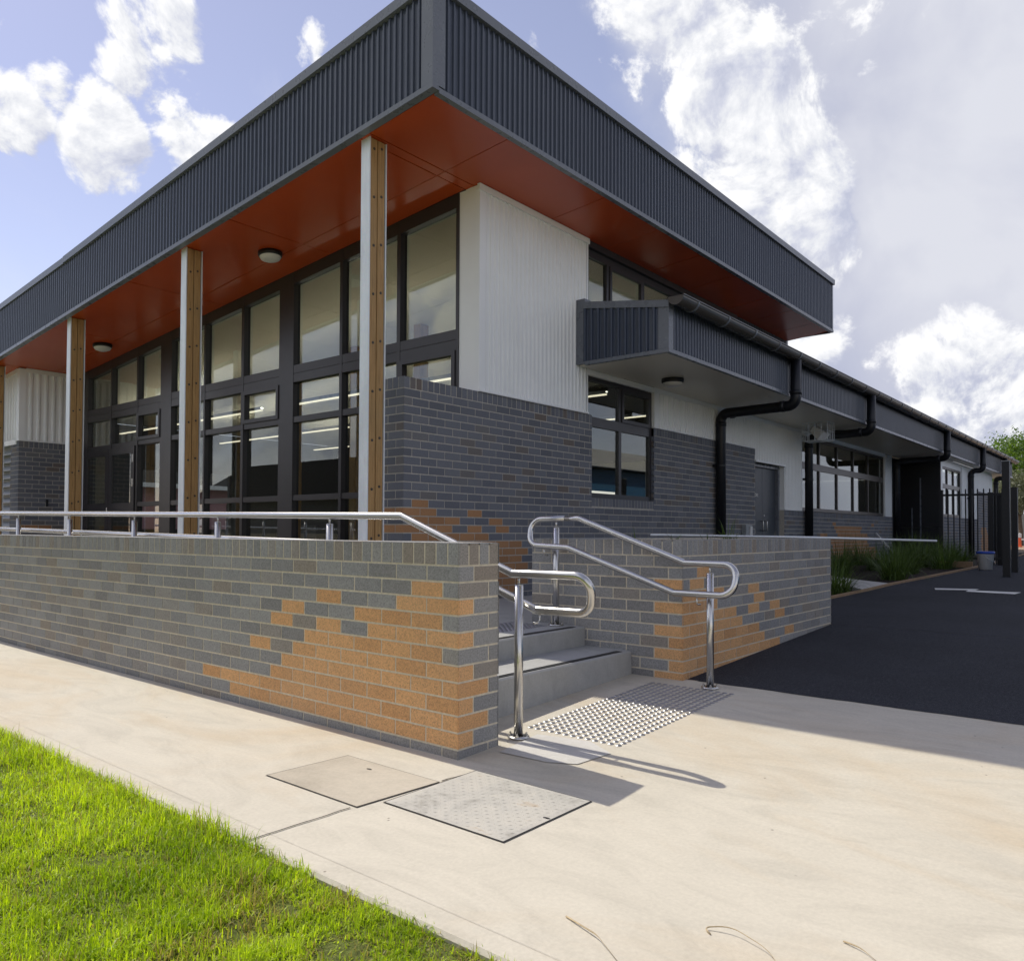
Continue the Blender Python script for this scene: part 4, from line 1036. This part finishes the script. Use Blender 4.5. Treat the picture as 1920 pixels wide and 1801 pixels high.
# picket fence and gate posts
FX = 19.75
PF = thing('picket_fence', 'black steel picket fence panel beside the garden bed', 'fence', (FX, 3.4, .5))
def sqpost(root, x, y, z0, z1, w, name='post'):
    b = MB(); b.box(x - w / 2, x + w / 2, y - w / 2, y + w / 2, z0, z1); b.box(x - w / 2 - .003, x + w / 2 + .003, y - w / 2 - .003, y + w / 2 + .003, z1, z1 + .012); return b.build(name, M['black'], root)
sqpost(PF, FX, 3.80, .4, 2.13, .075); sqpost(PF, FX, 2.86, .4, 2.05, .10); sqpost(PF, FX + .3, 2.74, .4, 2.05, .09)
for z in (.62, 2.0):
    b = MB(); b.box(FX - .018, FX + .018, 2.62, 3.77, z, z + .045); b.build('rail', M['black'], PF)
for k in range(10):
    y = 3.67 - .113 * k
    b = MB(); b.box(FX - .012, FX + .012, y - .012, y + .012, .52, 2.13)
    b.poly([(FX - .012, y - .012, 2.13), (FX + .012, y - .012, 2.13), (FX, y, 2.16)]); b.poly([(FX + .012, y - .012, 2.13), (FX + .012, y + .012, 2.13), (FX, y, 2.16)]); b.poly([(FX - .012, y + .012, 2.13), (FX - .012, y - .012, 2.13), (FX, y, 2.16)])
    b.build('picket', M['black'], PF)
GP = thing('gate_post', 'tall black square gate post at the edge of the asphalt', 'post', (16.04, 2.10, G(16)))
b = MB(); b.box(15.98, 16.10, 2.04, 2.15, G(16) - .2, 2.42); b.build('shaft', M['black'], GP)
b = MB(); b.box(15.975, 16.105, 2.035, 2.155, 2.42, 2.435); b.build('cap', M['plastic_grey'], GP)
GP = thing('gate_post', 'shorter black gate post just behind the tall one', 'post', (17.2, 2.1, G(17)))
b = MB(); b.box(17.15, 17.25, 2.07, 2.17, G(17) - .2, 2.02); b.build('shaft', M['black'], GP)
b = MB(); b.box(17.146, 17.254, 2.066, 2.174, 2.02, 2.032); b.build('cap', M['black'], GP)

# ------------------------------------------------------------------ background right
FF = thing('sheet_fence', 'grey ribbed steel boundary fence at the far end of the path', 'fence', (60, 6, .5))
b = MB(); ribs(b, (60, 0, 0), (0, 1, 0), (-1, 0, 0), -12, 24, lambda y: .5, lambda y: 2.35, .2, .04); b.build('sheeting', M['fence_steel'], FF)
b = MB(); b.box(59.95, 60.06, -12, 24, 2.35, 2.43); b.build('top_rail', M['fence_steel'], FF)
SB = thing('safety_bollard', 'small orange and white bollard before the far fence', 'bollard', (50, 5.95, .5))
b = MB(); b.lathe([(.14, 0), (.14, .06), (.09, .08), (.08, .5)], (50, 5.95, .48), 14); b.build('base', M['orange_p'], SB)
b = MB(); b.lathe([(.095, .5), (.095, .72), (.0, .74)], (50, 5.95, .48), 14); b.build('top', M['plastic_white'], SB)
b = MB(); b.box(54, 54.4, 5.6, 8.6, .82, .92); b.box(54.1, 54.3, 6.0, 6.2, .46, .82); b.box(54.1, 54.3, 8.0, 8.2, .46, .82)
tag(b.build('concrete_bench', M['plastic_white']), 'long pale low bench before the far fence', 'bench')
def tree(label, x, y, z0, h, rad, mat, nl, seed, ls=.2, group=None, trunk_h=.4):
    r3 = random.Random(seed); root = thing('tree', label, 'tree', (x, y, z0), group)
    tips = []
    b = MB(); th = h * trunk_h
    b.tube([(x, y, z0 - .1), (x + .05, y, z0 + th * .5), (x, y + .05, z0 + th), (x + .1, y, z0 + h * .75)], [h * .03, h * .024, h * .019, h * .007], 8)
    for k in range(9):
        t = r3.uniform(0, 6.28); a = Vector((x, y, z0 + th * r3.uniform(.7, 1.3))); l = rad * r3.uniform(.55, .95)
        e = a + Vector((math.cos(t) * l, math.sin(t) * l, h * r3.uniform(.12, .38))); mdl = (a + e) / 2 + Vector((0, 0, h * .05))
        b.tube([a, mdl, e], [h * .012, h * .008, h * .003], 6); tips += [e, mdl]
    b.build('trunk', M['bark'], root)
    for k in range(16):
        u = r3.uniform(0, 6.28); v = r3.uniform(-.6, 1); s = math.sqrt(max(0, 1 - v * v)) * r3.uniform(.5, 1)
        tips.append(Vector((x + rad * .8 * s * math.cos(u), y + rad * .8 * s * math.sin(u), z0 + h * .66 + v * h * .28)))
    b = MB()
    for k in range(nl):
        c = r3.choice(tips); q = c + Vector((r3.gauss(0, 1), r3.gauss(0, 1), r3.gauss(0, .8))) * rad * .2
        d = Vector((r3.gauss(0, 1), r3.gauss(0, 1), r3.gauss(0, 1))).normalized(); e = d.cross(Vector((r3.gauss(0, 1), r3.gauss(0, 1), r3.gauss(0, 1)))).normalized()
        l = ls * r3.uniform(.5, 1.2)
        b.poly([q - d * l, q + e * l * .35, q + d * l, q - e * l * .35], 0, (0, r3.random() * .85, 0))
    b.build('crown', mat, root, True)
tree('bright green leafy tree rising above the far end of the eave', 62, 7.3, .5, 7.2, 2.6, M['leaf_bright'], 15000, 11, .13)
tree('grey olive tree in front of the bright tree beyond the eave', 56, 6.6, .5, 4.6, 1.9, M['leaf_olive'], 14000, 12, .085)
tree('grey olive tree standing farther right behind the sheet fence', 66, 5.2, .5, 5.0, 2.6, M['leaf_olive'], 9000, 13, .11)

# ------------------------------------------------------------------ plants
def blade(b, base, ang, lean, ln, w, r3, seg=5):
    d = Vector((math.cos(ang), math.sin(ang), 0)); s = Vector((-math.sin(ang), math.cos(ang), 0)); p = Vector(base); el = math.pi / 2 - lean * .25
    a = (0, r3.random() * .9, 0); prev = None
    for k in range(seg + 1):
        f = k / seg; ww = w * (1 - f ** 1.6) * .5 + .0004
        cur = (p - s * ww, p + s * ww)
        if prev: b.poly([prev[0], prev[1], cur[1], cur[0]], 0, a, True)
        prev = cur; el -= lean / seg * (1 + f * .8); p = p + (d * math.cos(el) + Vector((0, 0, 1)) * math.sin(el)) * ln / seg
def tuft(label, x, y, z, n, ln, w, seed, cat='plant', group='strappy grass tufts in the garden bed', spread=.06):
    r3 = random.Random(seed); b = MB()
    root = thing('grass_tuft', label, cat, (x, y, z), group)
    for k in range(n):
        t = r3.uniform(0, 6.28); q = spread * math.sqrt(r3.random())
        blade(b, (x + q * math.cos(t), y + q * math.sin(t), z - .02), t + r3.gauss(0, .5), abs(r3.gauss(.9, .45)), ln * r3.uniform(.55, 1.1), w, r3)
    b.build('leaves', M['tuft'], root, True)
spots = [('small grassy tuft nearest the planter corner by the garden slab', 12.1, 3.72, .62, 130), ('fountain shaped grassy tuft alone in front of the hedge of tufts', 14.95, 3.62, .75, 170),
         ('dark grassy tuft against the brick, leftmost under the long window', 16.6, 5.05, .8, 130), ('dark grassy tuft second along the brick under the window', 18.6, 5.2, .75, 120),
         ('grassy tuft at the foot of the leaning white pole', 17.6, 4.2, .75, 150), ('grassy tuft right of the leaning pole, front of the row', 18.5, 3.9, .8, 160),
         ('grassy tuft in the middle of the row before the dark panel', 19.2, 4.3, .8, 150), ('grassy tuft before the dark panel, third from the fence', 19.6, 4.0, .8, 150),
         ('bushy tuft touching the picket fence post', 19.2, 3.55, .75, 150), ('grassy tuft behind the picket post at the wing corner', 21.4, 4.2, .75, 120),
         ('tuft deep in the bed between the row and the brick', 20.6, 4.7, .8, 120),
         ('low tuft between the lone fountain tuft and the row', 16.4, 3.75, .6, 120), ('low tuft just left of the pole foot', 17.0, 4.4, .7, 140), ('low tuft in front of the bushy one by the fence post', 18.9, 3.35, .6, 130),
         ('low tuft along the path edge in front of the row', 18.0, 3.45, .62, 130), ('tuft behind the lone fountain tuft, close to the brick', 15.4, 4.7, .7, 130)]
for k, (lb, x, y, ln, n) in enumerate(spots): tuft(lb, x, y, G(x) - .02, int(n * 1.7), ln, .012, 40 + k, spread=.2)
tuft('tall thin grassy plant in the planter before the first downpipe', 8.0, 3.55, 1.05, 26, .42, .008, 71, 'plant', 'small plants in the brick planter')
for k, (x, y, lb) in enumerate(((6.45, 3.75, 'tiny sparse tuft at the planter end nearest the steps'), (6.9, 3.6, 'tiny reddish sprig in the planter beside the nearest tuft'), (7.15, 3.75, 'leaning sprig in the planter left of the two upright ones'), (7.45, 3.55, 'first of two upright sprigs in the planter'), (7.62, 3.6, 'second of two upright sprigs in the planter'))):
    tuft(lb, x, y, 1.05, 7, .20, .009, 80 + k, 'plant', 'small plants in the brick planter', .02)

# lawn blades: one uncountable mass
def lawn():
    r3 = random.Random(21); V = []; F = []; A = []
    from mathutils import noise as nz
    def add(x, y, ln, w, lean, t, dry):
        d = (math.cos(t), math.sin(t)); s = (-d[1], d[0]); el = math.pi / 2 - lean * .3; px, py, pz = x, y, -.03; i = len(V); seg = 3
        g = min(.84, max(0, .40 + .55 * nz.noise(Vector((x * 1.7, y * 1.7, 2))) + .35 * nz.noise(Vector((x * 7, y * 7, 5))) + r3.gauss(0, .22))) if not dry else 1.0
        for k in range(seg):
            f = k / seg; ww = w * (1 - f ** 1.8) * .5
            V.append((px - s[0] * ww, py - s[1] * ww, pz)); V.append((px + s[0] * ww, py + s[1] * ww, pz))
            st = ln / seg; px += d[0] * math.cos(el) * st; py += d[1] * math.cos(el) * st; pz += math.sin(el) * st; el -= lean / seg * (1 + f)
        V.append((px, py, pz))
        for k in range(seg - 1): F.append((i + 2 * k, i + 2 * k + 1, i + 2 * k + 3, i + 2 * k + 2)); A.append(g)
        F.append((i + 2 * seg - 2, i + 2 * seg - 1, i + 2 * seg)); A.append(g)
    n = 0
    while n < 250000:
        y = .6 + 8.5 * r3.random() ** 1.7; x = 1.70 - min(2.6, .35 + .6 * y) * r3.random()
        nn = nz.noise(Vector((x * 3.2, y * 3.2, 0))); n2 = nz.noise(Vector((x * 9, y * 9, 4))); edge_ = 1.70 - x
        bare = nz.noise(Vector((x * 4.5, y * 4.5, 9)))
        if y < 2.2 and bare > .18 and edge_ < .45 and r3.random() < .75: n += 1; continue
        if r3.random() > .92 + .6 * n2: continue
        ln = (.052 + .03 * nn + .024 * n2) * r3.uniform(.55, 1.35)
        if y > 2.3 and edge_ < .25: ln *= 1.35
        if y < 2.2 and edge_ < .25: ln *= .7
        dry = r3.random() < (.07 + (.30 if bare > .05 and y < 2.4 else 0) + (.10 if bare > .25 else 0))
        add(x + (r3.uniform(0, .03) if r3.random() < .07 else 0), y, ln, r3.uniform(.0028, .0058), abs(r3.gauss(1.05, .65)), r3.uniform(0, 6.28), dry); n += 1
    me = bpy.data.meshes.new('grass'); me.from_pydata(V, [], F); me.materials.append(M['blade'])
    at = me.attributes.new('bc', 'FLOAT_COLOR', 'FACE'); at.data.foreach_set('color', [c for g in A for c in (0, g, 0, 1)])
    me.polygons.foreach_set('use_smooth', [True] * len(F)); me.update()
    o = bpy.data.objects.new('grass', me); COL.objects.link(o); struct(o, 'stuff')
    o['label'] = 'bright green mown lawn with dry tips along the concrete edge'; o['category'] = 'grass'
lawn()

# ------------------------------------------------------------------ what the windows mirror: buildings across the grounds
OB = thing('opposite_building', 'long dark roofed single storey building mirrored in the hall glazing', 'building', (-13, 14, 0))
b = MB(); b.box(-18, -9.5, -2, 40, -.1, 2.7); b.build('wall', M['opp_wall'], OB)
b = MB(); b.hexa([(-19, -3, 2.7), (-8.7, -3, 2.7), (-8.7, 41, 2.7), (-19, 41, 2.7), (-14, -3, 4.9), (-12.5, -3, 4.9), (-12.5, 41, 4.9), (-14, 41, 4.9)]); b.build('roof', M['opp_roof'], OB)
tree('tall green tree mirrored in the hall glazing', -22, 30, 0, 9.5, 4.2, M['leaf_olive'], 3200, 31, .4)
OB = thing('blue_building', 'blue boarded building with pale eaves mirrored in the side windows', 'building', (20, -10, .3))
b = MB()
for k in range(20):
    z = .2 + k * .19; b.hexa([(9, -7.5, z), (44, -7.5, z), (44, -8, z), (9, -8, z), (9, -7.485, z + .183), (44, -7.485, z + .183), (44, -8, z + .183), (9, -8, z + .183)])
b.box(9, 44, -15, -7.53, 0, 4.0); b.build('wall', M['opp_blue'], OB)
b = MB(); b.box(8.5, 44.5, -7.2, -6.9, 4.02, 4.75); b.box(8.5, 44.5, -15, -7.2, 4.05, 4.6); b.build('roof', M['opp_fascia'], OB)

HS = thing('pink_house', 'pink walled house with dark gable roof seen through the hall glass', 'house', (13, 33, 0))
b = MB(); b.box(4, 24, 31, 40, -.1, 3.0); b.build('wall', paint('pink_render', (.42, .22, .24), .8, .05), HS)
b = MB(); b.hexa([(3.4, 30.3, 3.0), (24.6, 30.3, 3.0), (24.6, 40.6, 3.0), (3.4, 40.6, 3.0), (3.4, 35, 5.0), (24.6, 35, 5.0), (24.6, 36, 5.0), (3.4, 36, 5.0)]); b.build('roof', M['opp_roof'], HS)
for k in range(3):
    b = MB(); b.box(6.5 + 6 * k, 8.3 + 6 * k, 30.96, 30.995, 1.0, 2.3); w = b.build('window', M['black'], HS)
b = MB(); b.box(3.3, 24.7, 30.2, 30.29, 2.85, 3.02); b.build('gutter', M['plastic_white'], HS)

# ------------------------------------------------------------------ sky, sun, camera
S = Vector((.065, .86, 1.0)).normalized()
el = math.asin(S.z); az = math.atan2(S.x, S.y)
sun = bpy.data.lights.new('sun', 'SUN'); sun.energy = 2.6; sun.angle = R(.53); sun.color = (1, .945, .82)
so = bpy.data.objects.new('sun', sun); COL.objects.link(so); so.rotation_euler = S.to_track_quat('Z', 'Y').to_euler(); so.location = (0, 0, 30)
W = bpy.data.worlds.new('World'); SC.world = W; W.use_nodes = True
nt = W.node_tree; nt.nodes.clear()
out = N(nt, 'ShaderNodeOutputWorld'); bg = N(nt, 'ShaderNodeBackground'); L(nt, bg.outputs[0], out.inputs['Surface'])
sky = N(nt, 'ShaderNodeTexSky', sky_type='NISHITA'); sky.sun_disc = False; sky.sun_elevation = el; sky.sun_rotation = az
sky.air_density = 1.0; sky.dust_density = .15; sky.ozone_density = 1.6
tc = N(nt, 'ShaderNodeTexCoord'); gen = tc.outputs['Generated']
def vadd(v, off):
    va = N(nt, 'ShaderNodeVectorMath', operation='ADD'); L(nt, v, va.inputs[0]); va.inputs[1].default_value = off
    nn = N(nt, 'ShaderNodeVectorMath', operation='NORMALIZE'); L(nt, va.outputs[0], nn.inputs[0]); return nn.outputs[0]
def smooth(v, a, b_, t0=0, t1=1):
    mr = N(nt, 'ShaderNodeMapRange', interpolation_type='SMOOTHSTEP'); mr.inputs['From Min'].default_value = a; mr.inputs['From Max'].default_value = b_
    mr.inputs['To Min'].default_value = t0; mr.inputs['To Max'].default_value = t1; L(nt, v, mr.inputs['Value']); return mr.outputs[0]
def banks(v, blobs, comb='MAXIMUM'):
    """0..1 field that is high in the sky directions where a cloud bank stands"""
    total = None
    for d, inner, outer, amt in blobs:
        dp = N(nt, 'ShaderNodeVectorMath', operation='DOT_PRODUCT'); L(nt, v, dp.inputs[0]); dp.inputs[1].default_value = Vector(d).normalized()
        q = smooth(dp.outputs['Value'], math.cos(R(outer)), math.cos(R(inner)), 0, amt)
        total = q if total is None else mth(nt, comb, total, q)
    return total
PUFFS = [((.361, .845, .394), .8, 3.8, .88), ((.35, .834, .426), .4, 2.8, .78), ((.376, .775, .508), .8, 4.2, .72), ((.366, .80, .476), .4, 2.8, .70), ((.408, .791, .457), .4, 2.8, .74), ((.423, .797, .431), .4, 2.8, .80),
         ((.456, .789, .405), .8, 4.2, 1), ((.273, .869, .411), .4, 3.4, .85), ((.509, .689, .516), .3, 2.2, .6), ((.305, .844, .44), .2, 2, .6), ((.303, .882, .361), .3, 2.4, .42),
         ((.76, .362, .537), 2, 4, .95), ((.797, .380, .467), 1.6, 3.6, .95), ((.829, .405, .384), 2, 4.4, 1), ((.815, .34, .47), 3, 6, .9), ((.854, .338, .396), 3.5, 6.5, 1), ((.885, .338, .321), 3.5, 6.5, 1), ((.904, .352, .242), 3, 6.5, .95), ((.862, .392, .321), 3, 6, 1),
         ((.962, .218, .166), 1, 4.2, .72), ((.968, .172, .184), 1, 5, .85), ((.979, .130, .158), 1, 5, .78), ((.974, .200, .106), 1, 5.5, .85), ((.74, .30, .62), 6, 14, .8), ((-.8, .5, .40), 22, 50, .85), ((-.5, -.8, .35), 6, 40, .7), ((.3, -.9, .3), 10, 30, .75)]
def cumulus(off):
    v = vadd(gen, off)
    f = noise(nt, v, 9.0, 13, .62, .35); f2 = noise(nt, v, 26, 8, .6, .2)
    return mth(nt, 'ADD', mth(nt, 'ADD', mth(nt, 'MULTIPLY', f, 1.75), mth(nt, 'MULTIPLY', f2, .34)), mth(nt, 'MULTIPLY', banks(v, PUFFS), .54))
d0 = cumulus((0, 0, 0)); d1 = cumulus((S.x * .022 - .004, S.y * .022, S.z * .026))
cov = smooth(d0, 1.33, 1.52)
relief = mth(nt, 'MULTIPLY', mth(nt, 'SUBTRACT', d0, d1), 2.7)
thick = smooth(d0, 1.45, 1.95, 0, .30)
lit = mth(nt, 'SUBTRACT', mth(nt, 'ADD', .74, relief), thick, clamp=True)
ccol = ramp(nt, lit, [(0, (3.6, 3.8, 4.7)), (.35, (4.5, 4.65, 5.35)), (.65, (5.6, 5.7, 6.0)), (1, (6.8, 6.8, 6.9))])
# smooth grey sheet behind the cumulus on the right
SHEET = [((.86, .20, .47), 8, 15, 1), ((.919, .234, .319), 6, 13, 1), ((.951, .10, .30), 9, 16, 1), ((.90, -.1, .45), 16, 40, 1), ((.72, .22, .66), 8, 18, 1)]
sn = noise(nt, gen, 5.5, 7, .5, .4); sn2 = noise(nt, gen, 2.6, 4, .5)
sheet_f = smooth(mth(nt, 'ADD', banks(gen, SHEET), mth(nt, 'MULTIPLY', mth(nt, 'SUBTRACT', sn, .5), .9)), .25, .75)
brt = banks(gen, [((.80, .27, .54), 4, 16, .09), ((.86, .27, .44), 3, 12, .05)])
scol = ramp(nt, mth(nt, 'ADD', brt, mth(nt, 'ADD', mth(nt, 'MULTIPLY', sn, .6), mth(nt, 'MULTIPLY', sn2, .4))), [(.36, (3.05, 3.3, 4.35)), (.5, (3.8, 3.95, 4.75)), (.64, (4.9, 5.0, 5.5))])
blue = mixc(nt, 1.0, mixc(nt, 1.0, sky.outputs[0], (1.0, .80, .80), 'MULTIPLY'), (.80, .70, .62), 'ADD')
base = mixc(nt, sheet_f, blue, scol)
wisp = smooth(noise(nt, gen, 4.5, 9, .62, 1.2), .54, .80, 0, .22)
base = mixc(nt, wisp, base, (5.2, 5.35, 5.9))
skyc = mixc(nt, cov, base, ccol)
dp = N(nt, 'ShaderNodeVectorMath', operation='DOT_PRODUCT'); L(nt, gen, dp.inputs[0]); dp.inputs[1].default_value = S
glow = mth(nt, 'ADD', 1.0, mth(nt, 'MULTIPLY', mth(nt, 'POWER', mth(nt, 'MAXIMUM', dp.outputs['Value'], 0), 90), 9.0))
gv = N(nt, 'ShaderNodeCombineColor')
for k in range(3): L(nt, glow, gv.inputs[k])
L(nt, mixc(nt, 1.0, skyc, gv.outputs[0], 'MULTIPLY'), bg.inputs['Color'])
bg.inputs['Strength'].default_value = .10

cam = bpy.data.cameras.new('camera'); co = bpy.data.objects.new('camera', cam); COL.objects.link(co)
yaw, pit, rol = R(40.27398454), R(1.27956622), R(.26474192)
fw = Vector((math.cos(yaw) * math.cos(pit), math.sin(yaw) * math.cos(pit), math.sin(pit))); rt = Vector((math.sin(yaw), -math.cos(yaw), 0)); up = rt.cross(fw)
r_ = rt * math.cos(rol) + up * math.sin(rol); u_ = -rt * math.sin(rol) + up * math.cos(rol)
mw = Matrix((r_, u_, -fw)).transposed().to_4x4(); mw.translation = (0, 0, 1.17494); co.matrix_world = mw
cam.sensor_fit = 'HORIZONTAL'; cam.sensor_width = 36; cam.lens = 36 * 1481.42 / 1920
cam.shift_x = (960 - 931.33) / 1920; cam.shift_y = (963.16 - 900.5) / 1920
cam.clip_start = .05; cam.clip_end = 1500
SC.camera = co
SC.view_settings.view_transform = 'Standard'; SC.view_settings.look = 'None'; SC.view_settings.exposure = .6; SC.view_settings.gamma = 1
SC.cycles.max_bounces = 10; SC.cycles.transparent_max_bounces = 16; SC.cycles.diffuse_bounces = 4
SC.cycles.use_denoising = True
